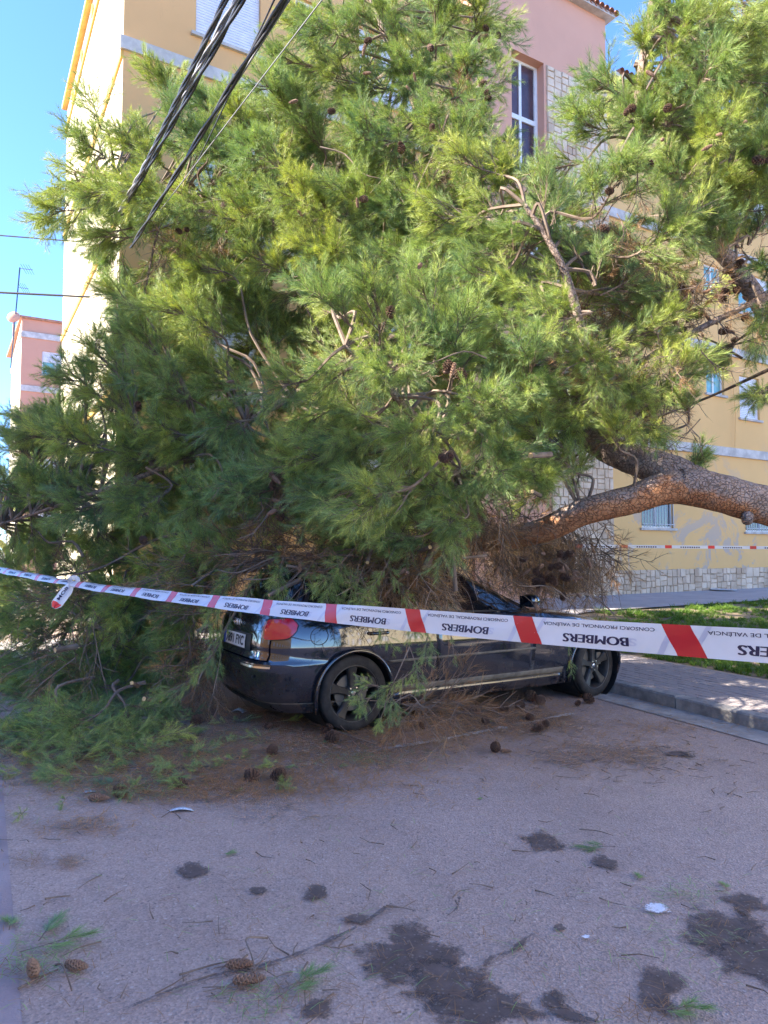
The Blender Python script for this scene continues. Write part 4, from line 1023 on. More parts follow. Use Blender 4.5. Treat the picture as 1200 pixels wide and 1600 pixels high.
# branch stub on the trunk
mb = MB(); a_ = P(1168, 806, 6.4); mb.mi = 0; mb.tube([a_, a_+V((-.03, -.05, -.05))], [.055, .045], 12); mb.build('branch_stub', [M['bark']], pine, True)
NODES = []
for L_ in (LA, LBp, LC, LD, LF, LG, LHh): NODES += spline(L_, 4)
spr_p, spr_r, spr_s, spr_i, spr_h = [], [], [], [], []; HUE = [.5]; brm = MB(); CONES = []
def spray(p, d, s=1.0, i=None):
    spr_p.append(V(p)); spr_r.append(aim(d)); spr_s.append(s); spr_h.append(HUE[0]+random.uniform(-.12, .12)); spr_i.append(random.randrange(4) if i is None else i)
def bough(Cc, r, dens=1.0, anchor=None, up=.12, br=True, lean=None):
    """a leafy bough ending at Cc with leafy radius r (metres)"""
    if anchor is None:
        anchor = min(NODES, key=lambda q: (q-Cc).length+ (0.8 if q.z > Cc.z+.5 else 0))
    ax = (Cc-anchor)
    if ax.length < .5: ax = ax.normalized()*.5 if ax.length > 0.01 else V((0, -.5, 0))
    D = ax.normalized()
    if lean is not None: D = (D+V(lean)).normalized()
    p0 = Cc-D*r*1.1
    mid = lerp(anchor, p0, .5)+V((random.uniform(-.15, .15), random.uniform(-.15, .15), random.uniform(0, .2)))
    tip = Cc+D*r*.55
    path = spline([anchor, mid, p0, Cc, tip], 4)
    if br: brm.tube(path, list(np.linspace(.014+.018*min(1, r), .004, len(path))), 5, False, .15)
    n = max(4, int(13*r/.45*dens))
    for k in range(n):
        f = (k+random.random())/n; q = lerp(p0, tip, f); o = D.orthogonal().normalized(); o.rotate(Quaternion(D, random.uniform(0, 6.283)))
        a = R(random.uniform(22, 58)); sd = (D*math.cos(a)+o*math.sin(a)+V((0, 0, random.uniform(-.1, up)))).normalized()
        ln = r*random.uniform(.6, 1.0)*(1.15-.55*f)
        e = q+sd*ln; mdl = lerp(q, e, .5)-V((0, 0, ln*.06)); 
        if br: brm.tube([q, mdl, e], [.006, .004, .003], 3, False)
        m_ = max(2, int(ln/.082))
        for j in range(m_):
            g = .25+.75*(j+random.random())/m_; c = lerp(q, e, g); o2 = sd.orthogonal().normalized(); o2.rotate(Quaternion(sd, random.uniform(0, 6.283)))
            dd = (sd*random.uniform(.8, 1.4)+o2*random.uniform(.15, .6)+D*.5+V((0, 0, random.uniform(-.30, .10)))).normalized()
            spray(c-dd*.10, dd, random.uniform(.5, .85))
        spray(e-sd*.13, sd, random.uniform(.65, .95))
    spray(tip-D*.2, D, 1.1)
def B(px, py, rp, Z, **k):
    HUE[0] = random.uniform(.15, .95)
    bough(P(px, py, Z), rp*Z/FPX*.82, **k)
FRONT = [
 # upper left lobe
 (105, 285, 62, 8.9), (135, 225, 50, 8.9), (95, 330, 45, 8.8), (165, 300, 70, 8.6), (225, 235, 60, 8.7), (150, 175, 34, 9.0), (255, 135, 46, 8.8), (290, 210, 65, 8.5), (240, 310, 75, 8.3), (330, 165, 50, 8.7), (350, 245, 75, 8.3), (315, 330, 80, 8.1),
 (175, 370, 45, 8.6), (380, 190, 60, 8.5), (430, 150, 60, 8.4), (420, 250, 85, 8.0), (480, 190, 80, 8.1), (470, 100, 60, 8.4), (520, 50, 70, 8.5), (470, 40, 40, 8.6), (590, 40, 90, 8.4), (680, 30, 85, 8.5), (745, 30, 50, 8.6), (560, 130, 90, 8.1), (650, 120, 95, 8.0), (730, 110, 62, 8.2), (745, 200, 50, 8.1), (600, 220, 95, 7.8), (690, 210, 80, 7.9),
 (400, 340, 85, 7.9), (480, 320, 85, 7.7), (560, 310, 90, 7.5), (640, 320, 90, 7.4), (420, 415, 50, 8.1), (510, 400, 80, 7.5), (330, 420, 60, 8.2), (575, 410, 45, 7.4),
 # middle left
 (195, 470, 55, 8.3), (230, 540, 65, 8.0), (300, 500, 80, 7.7), (340, 580, 75, 7.5), (260, 600, 70, 7.8), (160, 560, 55, 8.2), (120, 590, 50, 8.3), (180, 630, 70, 8.0),
 (60, 670, 55, 8.3), (120, 690, 70, 8.0), (200, 700, 80, 7.7), (290, 680, 85, 7.4), (370, 660, 80, 7.1), (440, 715, 65, 6.8), (70, 760, 60, 8.2), (140, 790, 75, 7.9), (230, 790, 85, 7.5), (320, 770, 90, 7.1), (410, 770, 85, 6.7), (25, 830, 45, 8.4), (90, 860, 50, 8.2),
 (200, 880, 55, 7.9), (280, 870, 85, 7.5), (350, 860, 65, 7.1), (480, 780, 80, 6.4), (250, 950, 75, 7.6), (180, 980, 75, 7.7), (100, 990, 60, 8.0), (40, 1010, 60, 8.1), (300, 960, 60, 7.3), (130, 1040, 70, 7.6), (220, 1030, 60, 7.4), (50, 1050, 45, 7.9), (330, 910, 45, 7.0),
 # bright centre
 (520, 480, 62, 5.9), (590, 490, 75, 5.9), (670, 480, 85, 6.0), (740, 440, 85, 6.2), (455, 600, 38, 6.4), (540, 580, 75, 5.8), (620, 580, 90, 5.7), (710, 550, 95, 5.8), (790, 490, 90, 6.1), (500, 650, 65, 6.1), (570, 680, 90, 5.6), (660, 670, 95, 5.5), (750, 640, 90, 5.7), (830, 580, 85, 6.0),
 (600, 770, 95, 5.6), (540, 770, 80, 5.8), (690, 750, 90, 5.6), (770, 720, 80, 5.8), (640, 840, 55, 5.8), (560, 840, 60, 5.9), (710, 810, 60, 5.8), (850, 680, 70, 6.1), (480, 720, 75, 6.1), (830, 740, 50, 6.0),
 (650, 400, 80, 6.8), (720, 340, 85, 6.7), (740, 260, 55, 7.0), (800, 400, 90, 6.4),
 # right
 (800, 290, 70, 6.9), (850, 330, 85, 6.5), (880, 260, 50, 6.7), (930, 200, 62, 6.6), (960, 290, 85, 6.3), (950, 140, 45, 6.7), (900, 400, 90, 6.2), (1000, 200, 75, 6.4), (1030, 130, 70, 6.5), (1060, 60, 60, 6.6), (1010, 80, 30, 6.7), (1100, 120, 75, 6.5), (1150, 60, 70, 6.6), (1190, 130, 75, 6.6), (1120, 210, 80, 6.4), (1060, 280, 85, 6.2), (1180, 250, 80, 6.6), (1030, 370, 80, 6.4), (1130, 310, 75, 6.7),
 (980, 440, 75, 6.5), (880, 500, 80, 6.3), (930, 560, 80, 6.4), (1010, 520, 65, 6.7), (1060, 440, 55, 7.0), (980, 620, 65, 6.4), (1050, 590, 60, 6.6), (1075, 635, 36, 6.7), (910, 640, 80, 6.2), (1000, 662, 32, 6.6), (965, 685, 30, 6.1), (880, 720, 45, 6.2), (1130, 380, 45, 7.2), (1190, 350, 50, 7.0),
 (1190, 520, 38, 6.6), (1140, 545, 30, 6.8), (1080, 730, 26, 6.9), (1195, 610, 22, 6.5), (1150, 450, 24, 7.3), (1170, 20, 60, 6.9), (1195, 420, 36, 6.9),
]
FRONT += [(30, 700, 55, 8.7), (12, 765, 50, 8.7), (50, 830, 55, 8.5), (20, 900, 50, 8.6), (75, 930, 55, 8.3), (15, 980, 55, 8.4), (90, 660, 50, 8.6), (150, 850, 60, 8.3), (120, 760, 60, 8.6), (60, 780, 50, 8.8), (1185, 300, 60, 6.8), (1195, 200, 60, 7.2), (1160, 120, 60, 7.2), (1190, 480, 34, 6.8), (1090, 350, 55, 7.3), (1140, 260, 60, 7.2), (1060, 190, 55, 7.0), (1000, 140, 50, 6.9), (1100, 40, 60, 7.1), (1040, 20, 45, 7.0), (1180, 60, 55, 7.4), (1150, 380, 45, 7.4), (1070, 130, 50, 7.2), (30, 960, 50, 8.0), (90, 960, 55, 7.8), (150, 930, 55, 7.8), (200, 940, 60, 7.6), (60, 1020, 50, 7.6), (170, 1010, 55, 7.4), (270, 1010, 50, 7.1), (320, 880, 50, 7.0)]
for a in FRONT:
    a = (a[0], a[1], a[2]*.84, a[3]+random.uniform(-.45, .4))
    if a[2] < 30: B(*a, dens=.8)
    else: B(*a, dens=1.3, lean=(-.75+(.3 if a[0] > 900 else 0), -.30, -.05+random.uniform(-.3, .25)))
# fill behind, from the same outline pushed back
rb = random.Random(5)
FRONT += [(30, 700, 55, 8.7), (12, 765, 50, 8.7), (50, 830, 55, 8.5), (20, 900, 50, 8.6), (75, 930, 55, 8.3), (15, 980, 55, 8.4), (90, 660, 50, 8.6), (150, 850, 60, 8.3), (120, 760, 60, 8.6), (60, 780, 50, 8.8), (1185, 300, 60, 6.8), (1195, 200, 60, 7.2), (1160, 120, 60, 7.2), (1190, 480, 34, 6.8), (1090, 350, 55, 7.3), (1140, 260, 60, 7.2), (1060, 190, 55, 7.0), (1000, 140, 50, 6.9), (1100, 40, 60, 7.1), (1040, 20, 45, 7.0), (1180, 60, 55, 7.4), (1150, 380, 45, 7.4), (1070, 130, 50, 7.2), (30, 960, 50, 8.0), (90, 960, 55, 7.8), (150, 930, 55, 7.8), (200, 940, 60, 7.6), (60, 1020, 50, 7.6), (170, 1010, 55, 7.4), (270, 1010, 50, 7.1), (320, 880, 50, 7.0)]
for a in FRONT:
    if a[2] < 45 or a[0] < 120 and a[1] > 900: continue
    for q in range(2):
        Z = a[3]+rb.uniform(.5, 1.7)
        if a[0] > 1000 and a[1] > 300: continue
        px = a[0]+rb.uniform(-25, 25)+(12 if a[0] < 200 else 0); py = a[1]+rb.uniform(-25, 25)+10
        if 770 < px < 985 and py < 290: continue
        if Z > 10.5: Z = 10.5
        B(px, py, a[2]*.9, Z, dens=.7)

# boughs resting on the road to the left of the car and hanging over its flank
for a in [(30, 1075, 40, 7.2), (90, 1090, 50, 6.9), (160, 1100, 55, 6.6), (235, 1090, 50, 6.5), (300, 1060, 45, 6.6), (60, 1140, 45, 6.1), (130, 1150, 50, 5.9), (200, 1140, 50, 6.1), (265, 1110, 40, 6.3), (40, 1040, 55, 7.6), (120, 1060, 60, 7.2), (200, 1070, 55, 6.9), (330, 1030, 30, 6.7)]:
    g_ = G(a[0], a[1]); HUE[0] = random.uniform(.1, .5); r_ = a[2]*g_.y/FPX*.8
    bough(g_+V((0, 0, .10)), r_, dens=.75, anchor=g_+V((random.uniform(-.3, .5), random.uniform(.5, .9), random.uniform(.25, .5))), up=.05)
HUE[0] = .35
def wisp(pts, n, sc, thick=.004):
    """a thin drooping branchlet through pts with small tufts"""
    sp = spline([P(*p) for p in pts], 5); brm.tube(sp, list(np.linspace(thick, .002, len(sp))), 4, False)
    for i in range(n):
        f = .25+.75*(i+random.random())/n; k_ = min(len(sp)-2, int(f*(len(sp)-1))); d = (sp[k_+1]-sp[k_]).normalized()
        dd = (d+V((random.gauss(0, .45), random.gauss(0, .3), random.gauss(-.25, .3)))).normalized(); spray(sp[k_]-dd*.05, dd, sc*random.uniform(.7, 1.2))
for pts, n, sc in [([(650, 940, 5.5), (668, 985, 5.35), (660, 1020, 5.3), (640, 1060, 5.25)], 7, .42), ([(660, 1040, 5.3), (625, 1062, 5.2), (585, 1085, 5.15), (568, 1105, 5.1)], 8, .42), ([(625, 1062, 5.2), (606, 1095, 5.15), (592, 1130, 5.1)], 6, .45),
                   ([(600, 1075, 5.2), (575, 1070, 5.15), (560, 1085, 5.1)], 4, .34), ([(640, 1010, 5.3), (652, 1050, 5.25), (655, 1090, 5.2)], 4, .36), ([(700, 950, 5.6), (706, 1000, 5.5), (712, 1040, 5.45)], 3, .22), ([(560, 900, 5.7), (590, 950, 5.5), (600, 990, 5.45)], 6, .5), ([(620, 910, 5.7), (640, 950, 5.5), (650, 985, 5.4)], 5, .5),
                   ([(520, 860, 5.9), (545, 900, 5.6), (560, 935, 5.5)], 7, .6), ([(470, 850, 6.1), (500, 890, 5.8), (510, 905, 5.7)], 5, .6), ([(400, 860, 6.3), (370, 890, 6.1), (350, 920, 6.0), (340, 945, 6.0)], 9, .62), ([(430, 870, 6.3), (400, 905, 6.1), (372, 935, 6.0)], 6, .5), ([(885, 980, 6.7), (889, 1010, 6.6), (892, 1045, 6.6)], 5, .30),
                   ([(450, 840, 6.2), (440, 880, 5.9), (430, 910, 5.85)], 8, .6), ([(560, 850, 5.8), (530, 885, 5.6), (515, 915, 5.6)], 8, .55), ([(620, 850, 5.7), (600, 890, 5.5), (580, 920, 5.5)], 7, .55), ([(350, 960, 6.3), (340, 1010, 6.1), (300, 1060, 6.0), (255, 1085, 5.9)], 9, .55), ([(370, 930, 6.2), (350, 990, 6.1), (330, 1030, 6.1)], 6, .5)]:
    wisp(pts, n, sc)
for pts, r_ in [([(800, 905, 7.0), (850, 925, 6.85), (900, 945, 6.8), (955, 958, 6.9)], .006), ([(830, 900, 7.1), (880, 930, 6.95), (930, 942, 7.0)], .005), ([(790, 915, 6.8), (830, 940, 6.6), (850, 985, 6.5)], .004), ([(700, 900, 6.3), (730, 925, 6.1), (742, 965, 6.0)], .004), ([(630, 930, 5.9), (690, 948, 5.85), (700, 985, 5.8)], .004)]:
    sp_ = spline([P(*p) for p in pts], 5); brm.tube(sp_, list(np.linspace(r_, .0015, len(sp_))), 4, False)
# loose greenery flattened on the road at the left
for i in range(330):
    px, py = random.gauss(130, 85), random.gauss(1135, 34)
    if px > 300 or py < 1075 or px < -60: continue
    g_ = G(px, py); HUE[0] = random.uniform(0, .6); a = random.uniform(0, 6.28); spray(g_+V((0, 0, random.uniform(.02, .10))), V((math.cos(a), math.sin(a), random.uniform(-.05, .2))), random.uniform(.35, .75))
for px in range(190, 800, 48):
    for py in range(270, 860, 52):
        if (px < 260 and py < 320) or (px > 740 and py > 700): continue
        HUE[0] = .2; B(px+random.uniform(-14, 14), py+random.uniform(-14, 14), 58, 9.6+random.uniform(-.3, .5), dens=.75, br=False)
for px, py in ((375, 470), (395, 520), (350, 440), (385, 425), (420, 470)): HUE[0] = .2; B(px, py, 60, 8.8, dens=1.1, br=False)
# hidden boughs added behind the crown, towards the facade, to shade path and lawn
for i in range(75):
    x = random.uniform(-1.5, 5.2); y = random.uniform(9.2, 12.2)+.35*max(0, x-2); z = random.uniform(3.4, 7.4)
    if x/y > .14: z = min(z, 6.4)
    if x/y > .37: continue
    HUE[0] = random.uniform(.2, .8); bough(V((x, y, z)), random.uniform(.45, .65), dens=.6, br=i % 3 == 0)
o = scatter('crown', pine, SPR, spr_p, spr_r, spr_s, spr_i, spr_h); stuff(o)
# dead twiggy mass on and over the car
dp, dr_, ds, di = [], [], [], []; tw = MB(); rd = random.Random(21)
def dead(px, py, Z, n, sx, sy, sz, dirv, sc=1.0, tubes=True, kinds=(0, 1, 2)):
    c = P(px, py, Z); kx = Z/FPX
    for i in range(n):
        p = c+V((rd.gauss(0, sx*kx*.6), rd.gauss(0, sz), rd.gauss(0, sy*kx*.6)))
        if p.z < .03: p.z = .03
        d = (V(dirv)+V((rd.gauss(0, .6), rd.gauss(0, .6), rd.gauss(0, .45)))).normalized()
        dp.append(p); dr_.append(aim(d)); ds.append(sc*rd.uniform(.6, 1.2)); di.append(rd.choice(kinds))
        if tubes and i % 2 == 0:
            l = rd.uniform(.2, .6)*sc; d2 = (d+V((rd.gauss(0, .4), rd.gauss(0, .4), rd.gauss(0, .3)))).normalized(); p2 = p+d*l*.5
            tw.tube([p-d*l*.4, p2, p2+d2*l*.5], [rd.uniform(.003, .007), .004, .002], 3, False)
for a in [(410, 868, 6.6, 50, 60, 20, .25, (-.6, -.2, -.1)), (520, 866, 6.3, 50, 50, 18, .25, (-.3, -.4, -.2)), (600, 882, 6.0, 60, 60, 30, .2, (0, -.5, -.6)), (650, 880, 6.2, 40, 40, 28, .2, (.1, -.4, -.6)),
          (780, 820, 7.4, 75, 60, 28, .3, (.1, -.2, -.8)), (865, 860, 8.2, 110, 50, 36, .3, (.1, -.1, -1)), (800, 870, 8.0, 130, 60, 30, .3, (.3, -.1, -.6)), (895, 840, 7.6, 55, 45, 45, .25, (.2, 0, -1)), (730, 800, 6.6, 70, 60, 30, .2, (0, -.3, -.7)), (940, 865, 7.4, 14, 25, 30, .15, (.3, 0, -1)), (880, 895, 8.6, 50, 40, 14, .2, (.5, 0, -.4)),
          (330, 900, 7.0, 60, 50, 25, .3, (-.5, -.3, -.3)), (310, 960, 6.9, 36, 35, 50, .25, (-.2, -.3, -.5)), (320, 1040, 6.6, 34, 30, 40, .2, (0, -.2, -.5)), (130, 930, 7.6, 40, 40, 40, .3, (0, -.3, -.4)), (110, 1020, 7.2, 40, 60, 20, .3, (0, -.3, -.3)), (430, 760, 6.3, 30, 20, 40, .15, (0, -.3, -.6)),
          (980, 430, 7.2, 120, 80, 70, .4, (-.2, 0, -.3)), (1080, 470, 7.1, 70, 60, 50, .3, (0, 0, -.3)), (900, 560, 7.2, 120, 80, 90, .4, (-.2, 0, -.4)), (1000, 640, 6.9, 70, 50, 40, .3, (0, 0, -.5)), (680, 300, 8.2, 60, 60, 60, .3, (0, 0, 0)), (560, 620, 7.5, 60, 80, 60, .3, (0, 0, 0)), (300, 400, 8.7, 60, 70, 50, .3, (0, 0, 0)), (650, 1098, 5.5, 22, 60, 6, .08, (.6, -.1, -.05))]:
    dead(*a)
o = scatter('dead_twigs', pine, DRY, dp, dr_, ds, di); stuff(o)
for px, py, qx, qy, Z, r_ in [(300, 830, 110, 900, 7.4, .02), (1160, 560, 960, 480, 7.0, .012), (850, 470, 1130, 440, 6.9, .012), (400, 900, 300, 1075, 6.5, .016), (340, 1000, 310, 1070, 6.4, .022), (130, 870, 60, 830, 7.8, .02), (960, 960, 840, 905, 7.0, .008), (900, 950, 780, 890, 6.7, .008),
                            (560, 870, 380, 905, 6.0, .012), (470, 880, 340, 890, 6.1, .01), (640, 1010, 600, 1110, 5.25, .005), (600, 1110, 700, 1090, 5.25, .006), (520, 860, 420, 930, 6.0, .01), (700, 180, 640, 330, 7.6, .012), (500, 230, 600, 280, 7.6, .01), (1040, 90, 1010, 140, 6.4, .016), (990, 200, 960, 260, 6.1, .012), (760, 560, 640, 560, 5.6, .008)]:
    a_, b_ = P(px, py, Z), P(qx, qy, Z-.2); tw.tube(spline([a_, lerp(a_, b_, .35)+V((.03, .05, .07)), lerp(a_, b_, .7)+V((-.03, 0, -.04)), b_], 3), list(np.linspace(r_, r_*.4, 10)), 5, True, .2)
o = tw.build('bare_twigs', M['twig'], pine); stuff(o)
o = brm.build('branches', M['twig'], pine); stuff(o)
# sawn branch stubs with pale ends
for px, py, qx, qy, Z, r_ in [(680, 852, 664, 888, 5.7, .032), (706, 850, 712, 925, 5.75, .018), (655, 862, 672, 855, 5.7, .016), (580, 860, 574, 879, 5.7, .014), (760, 868, 722, 872, 5.9, .011), (700, 890, 690, 868, 5.75, .014), (330, 975, 306, 988, 6.2, .016), (120, 1010, 86, 1016, 6.9, .026),
                            (330, 1010, 325, 1020, 6.2, .016), (160, 985, 140, 968, 7.0, .02), (250, 1095, 225, 1092, 5.9, .018), (215, 1072, 206, 1067, 6.1, .016), (860, 710, 829, 712, 5.5, .022), (845, 775, 832, 768, 5.7, .016), (540, 900, 448, 884, 5.9, .012), (470, 905, 420, 930, 5.8, .015), (335, 890, 300, 915, 6.3, .011)]:
    a_, b_ = P(px, py, Z+.12), P(qx, qy, Z-.05); mb = MB(); mb.tube([a_, lerp(a_, b_, .5), b_], [r_*1.15, r_*1.05, r_], 9, False, .06); n0 = len(mb.f)
    mb.mi = 1; mb.add([V(v_) for v_ in mb.v[-9:]], [tuple(range(9))]); mb.build('sawn_stub', [M['twig'], M['wood']], pine)

# ================================================================== CONES
def cone_mesh(name, L, W_, opened, seed, m):
    rd = random.Random(seed); mb = MB(); n = 62; ga = 2.39996
    core = [(W_*.25*math.sin(math.pi*min(1, .12+.8*f))**.6, L*f) for f in np.linspace(0, 1, 6)]
    mb.lathe(core, 8, Matrix.Identity(4), True)
    for i in range(n):
        f = (i+.5)/n; r_ = W_*.5*(math.sin(math.pi*(.10+.86*f))**.65); a = ga*i; z = L*(f*.94)
        up = lerp(-.15, 1.2, f) if opened else lerp(.7, 1.5, f)
        rad = V((math.cos(a), math.sin(a), 0)); tn = V((-math.sin(a), math.cos(a), 0)); d = (rad*math.cos(up)+V((0, 0, 1))*math.sin(up))
        b0 = V((0, 0, z))+rad*r_*.35; l = r_*(.75 if opened else .45)+.004; wd = .0095*(.55+.6*math.sin(math.pi*(.1+.8*f))); e = b0+d*l; nn = d.cross(tn)
        th = .0022
        vs = [b0-tn*wd*.4, b0+tn*wd*.4, e+tn*wd*.85-nn*th, e+d*.004-nn*th*.5, e-tn*wd*.85-nn*th, e+tn*wd*.8+nn*th, e+d*.004+nn*th, e-tn*wd*.8+nn*th]
        mb.add(vs, [(0, 1, 2, 3, 4), (1, 0, 7, 6, 5), (2, 5, 6, 3), (3, 6, 7, 4), (1, 5, 2), (0, 4, 7)])
    o = mb.build(name, m); me = o.data; bpy.data.objects.remove(o); return me
CO_ = [cone_mesh('pine_cone', .085, .062, True, 1, M['cone']), cone_mesh('pine_cone', .075, .056, True, 2, M['cone'])]
CC_ = [cone_mesh('pine_cone', .10, .042, False, 3, M['cone_closed']), cone_mesh('pine_cone', .09, .04, False, 4, M['cone_closed'])]
def place(me, p, d, s, parent=None, name='pine_cone'):
    o = link(name, me, parent); o.location = p; o.rotation_euler = aim(d); o.scale = (s, s, s); return o
gc = [(197, 1146, 'o', 1.25, 'largest open brown cone in the green litter left of the car'), (178, 1136, 'o', .9, 'open cone touching the largest cone in the left litter'), (305, 1133, 'o', 1, 'reddish open cone beside the green sprig behind the car'),
      (418, 1141, 'o', .7, 'small dark cone under the rear bumper corner'), (425, 1182, 'o', .9, 'open cone on brown needles below the rear bumper'), (396, 1222, 'o', 1, 'left one of two dark cones side by side on brown needles'), (432, 1222, 'o', 1, 'right one of two dark cones side by side on brown needles'),
      (284, 1233, 'o', .8, 'dark cone near the clear plastic scrap on the road'), (190, 1247, 'o', .9, 'cone at the foot of the green sprig on the left road'), (516, 1160, 'o', 1.2, 'red brown cone under crossed grey twigs by the rear wheel'), (508, 1148, 'o', .9, 'smaller cone tucked behind the twigs by the rear wheel'),
      (774, 1175, 'o', .8, 'lone open cone on bare asphalt below the car door'), (745, 1122, 'o', 1.1, 'leftmost cone of the dark cluster beneath the front door'), (758, 1132, 'o', .8, 'low cone at the left end of the dark cluster'), (790, 1112, 'o', .9, 'half hidden cone in the middle of the dark cluster'),
      (814, 1108, 'o', 1.0, 'upright cone in the middle of the dark cluster by the car'), (832, 1096, 'o', 1.2, 'tallest of the paired cones below the front door'), (845, 1101, 'o', 1.0, 'right cone of the pair below the front door'), (828, 1127, 'o', .9, 'dark cone on the worn bay line right of the cluster'),
      (850, 1140, 'o', .8, 'squat cone at the right end of the cluster'), (838, 1146, 'o', .8, 'cone nearest the road in the cluster by the car'), (922, 1099, 'o', 1.1, 'open cone leaning against the front tyre'), (903, 1104, 'o', .6, 'tiny cone just left of the front tyre cone'),
      (52, 1528, 'c', 1.15, 'round scaly cone on the green sprig in the lower left corner'), (112, 1517, 'c', 1.0, 'long brown cone lying right of the lower left sprig'), (366, 1516, 'c', 1.0, 'dark closed cone on the twig at the bottom of the road'), (377, 1541, 'c', 1.05, 'orange brown closed cone below the dark one at the bottom of the road'),
      (145, 1252, 'c', 1.0, 'reddish closed cone left of the green sprig on the road'), (788, 1178, 'c', .7, 'pale closed cone touching the lone open cone on asphalt'), (660, 1140, 'o', .6, 'very small cone between the rear wheel and the bay line')]
for px, py, ty, s_, lab in gc:
    g_ = G(px, py); d_ = V((random.uniform(-1, 1), random.uniform(-1, 1), random.uniform(.1, .5))).normalized()
    if ty == 'c': d_ = V((1, random.uniform(-.3, .1), .05)).normalized() if px > 60 else V((.2, -.6, .75)).normalized()
    o = place(random.choice(CO_ if ty == 'o' else CC_), g_+V((0, 0, .022 if ty == 'c' else .034))-d_*.03, d_, s_*(1.3 if py < 1300 else 1.05)); tag(o, lab, 'pine cone', 'fallen pine cones on the road')
ct = []
for px, py, Z, n, sp in [(880, 880, 6.7, 22, 26), (845, 905, 6.8, 10, 22), (700, 715, 5.0, 2, 6), (705, 572, 5.2, 4, 8), (430, 745, 5.9, 5, 10), (435, 795, 5.9, 4, 12), (572, 68, 7.7, 2, 3), (570, 116, 7.7, 1, 2), (985, 170, 6.0, 2, 4), (1010, 110, 6.1, 1, 3), (1190, 250, 6.1, 3, 6), (1165, 195, 6.1, 1, 3), (1110, 480, 6.9, 18, 60), (1070, 500, 6.9, 10, 50), (1150, 420, 6.9, 8, 40), (215, 628, 7.4, 2, 5),
                        (360, 790, 6.5, 2, 6), (620, 190, 7.2, 6, 60), (480, 200, 7.4, 6, 50), (420, 330, 7.3, 4, 40), (670, 90, 7.7, 8, 60), (760, 60, 8.1, 8, 22), (750, 150, 7.8, 6, 22), (940, 350, 5.8, 4, 60), (640, 500, 5.3, 4, 70), (560, 330, 6.9, 5, 60), (1060, 200, 5.9, 5, 60), (300, 300, 7.6, 4, 60), (370, 600, 6.9, 4, 50), (260, 880, 6.9, 6, 60), (90, 900, 7.8, 4, 40), (600, 900, 5.6, 6, 40), (480, 880, 5.8, 6, 40), (800, 900, 6.8, 10, 40)]:
    for i in range(n if sp < 40 or px > 1050 else (n+1)//2):
        p = P(px+random.gauss(0, sp*.6), py+random.gauss(0, sp*.6), Z+random.uniform(-.1, .1)); place(random.choice(CO_+CC_), p, V((random.gauss(0, .6), random.gauss(0, .5)-.3, random.gauss(-.3, .5))), random.uniform(.8, 1.15), pine)

# ================================================================== LITTER ON THE ROAD
rs = np.random.RandomState(4)
def litter(name, mats, regions, nl, wd, z0=.012, dark=False):
    mb = MB(); tone = []
    for px, py, sx, sy, n in regions:
        for i in range(n):
            a, b = px+rs.randn()*sx*.5, py+rs.randn()*sy*.5
            if a < -80 or a > 1300 or b < 1000: continue
            p = G(a, b); 
            if kn.dot(p) > q0-.02: continue
            an = rs.rand()*6.283; l = rs.uniform(*nl); tl = rs.uniform(-.12, .18); d = V((math.cos(an), math.sin(an), tl)).normalized(); s_ = V((-math.sin(an), math.cos(an), 0))*wd/2
            p = p+V((0, 0, z0+rs.rand()*.012)); mb.add([p-s_, p+s_, p+d*l*.5+V((0, 0, .004))+s_, p+d*l, p+d*l*.5+V((0, 0, .004))-s_], [(0, 1, 2, 4), (4, 2, 3)]); tone += [rs.rand()]*5
    o = mb.build(name, mats); at = o.data.attributes.new('tone', 'FLOAT', 'POINT'); at.data.foreach_set('value', np.array(tone, dtype=np.float32)); return stuff(o)
BR = [(330, 1185, 420, 60, 7000), (120, 1170, 220, 60, 3000), (560, 1150, 260, 50, 3000), (740, 1115, 220, 45, 4200), (420, 1225, 260, 30, 1800), (830, 1125, 110, 24, 900), (250, 1240, 160, 20, 500), (130, 1292, 90, 20, 150), (75, 1215, 60, 22, 140), (110, 1350, 30, 10, 60),
      (960, 1175, 150, 40, 800), (1040, 1140, 120, 14, 350), (600, 1350, 900, 330, 1500), (430, 1560, 110, 50, 110), (1010, 1590, 80, 24, 80), (1140, 1440, 120, 60, 80), (60, 1520, 90, 30, 120), (690, 1540, 180, 60, 120), (1070, 1095, 130, 10, 260), (850, 1320, 60, 18, 50), (800, 1100, 300, 40, 1500), (40, 1350, 30, 10, 60)]
litter('needle_litter', M['needle_dry'], [(a, b, c, d, int(n*(.85 if n > 1400 else 1))) for a, b, c, d, n in BR if b < 1300], (.05, .10), .0040)
litter('sparse_needle_litter', M['needle_dry'], [(a, b, c, d, int(n*.8)) for a, b, c, d, n in BR if b >= 1300], (.04, .08), .0021)
litter('green_needle_litter', M['needle'], [(100, 1180, 240, 70, 1500), (300, 1140, 300, 60, 1200), (200, 1235, 120, 20, 250), (550, 1190, 200, 20, 200), (640, 1400, 900, 300, 260), (420, 1570, 90, 40, 60), (50, 1500, 70, 40, 150), (1070, 1400, 60, 20, 60), (570, 1190, 60, 10, 120), (1060, 1480, 120, 60, 60)], (.05, .09), .0024)
lt = MB()
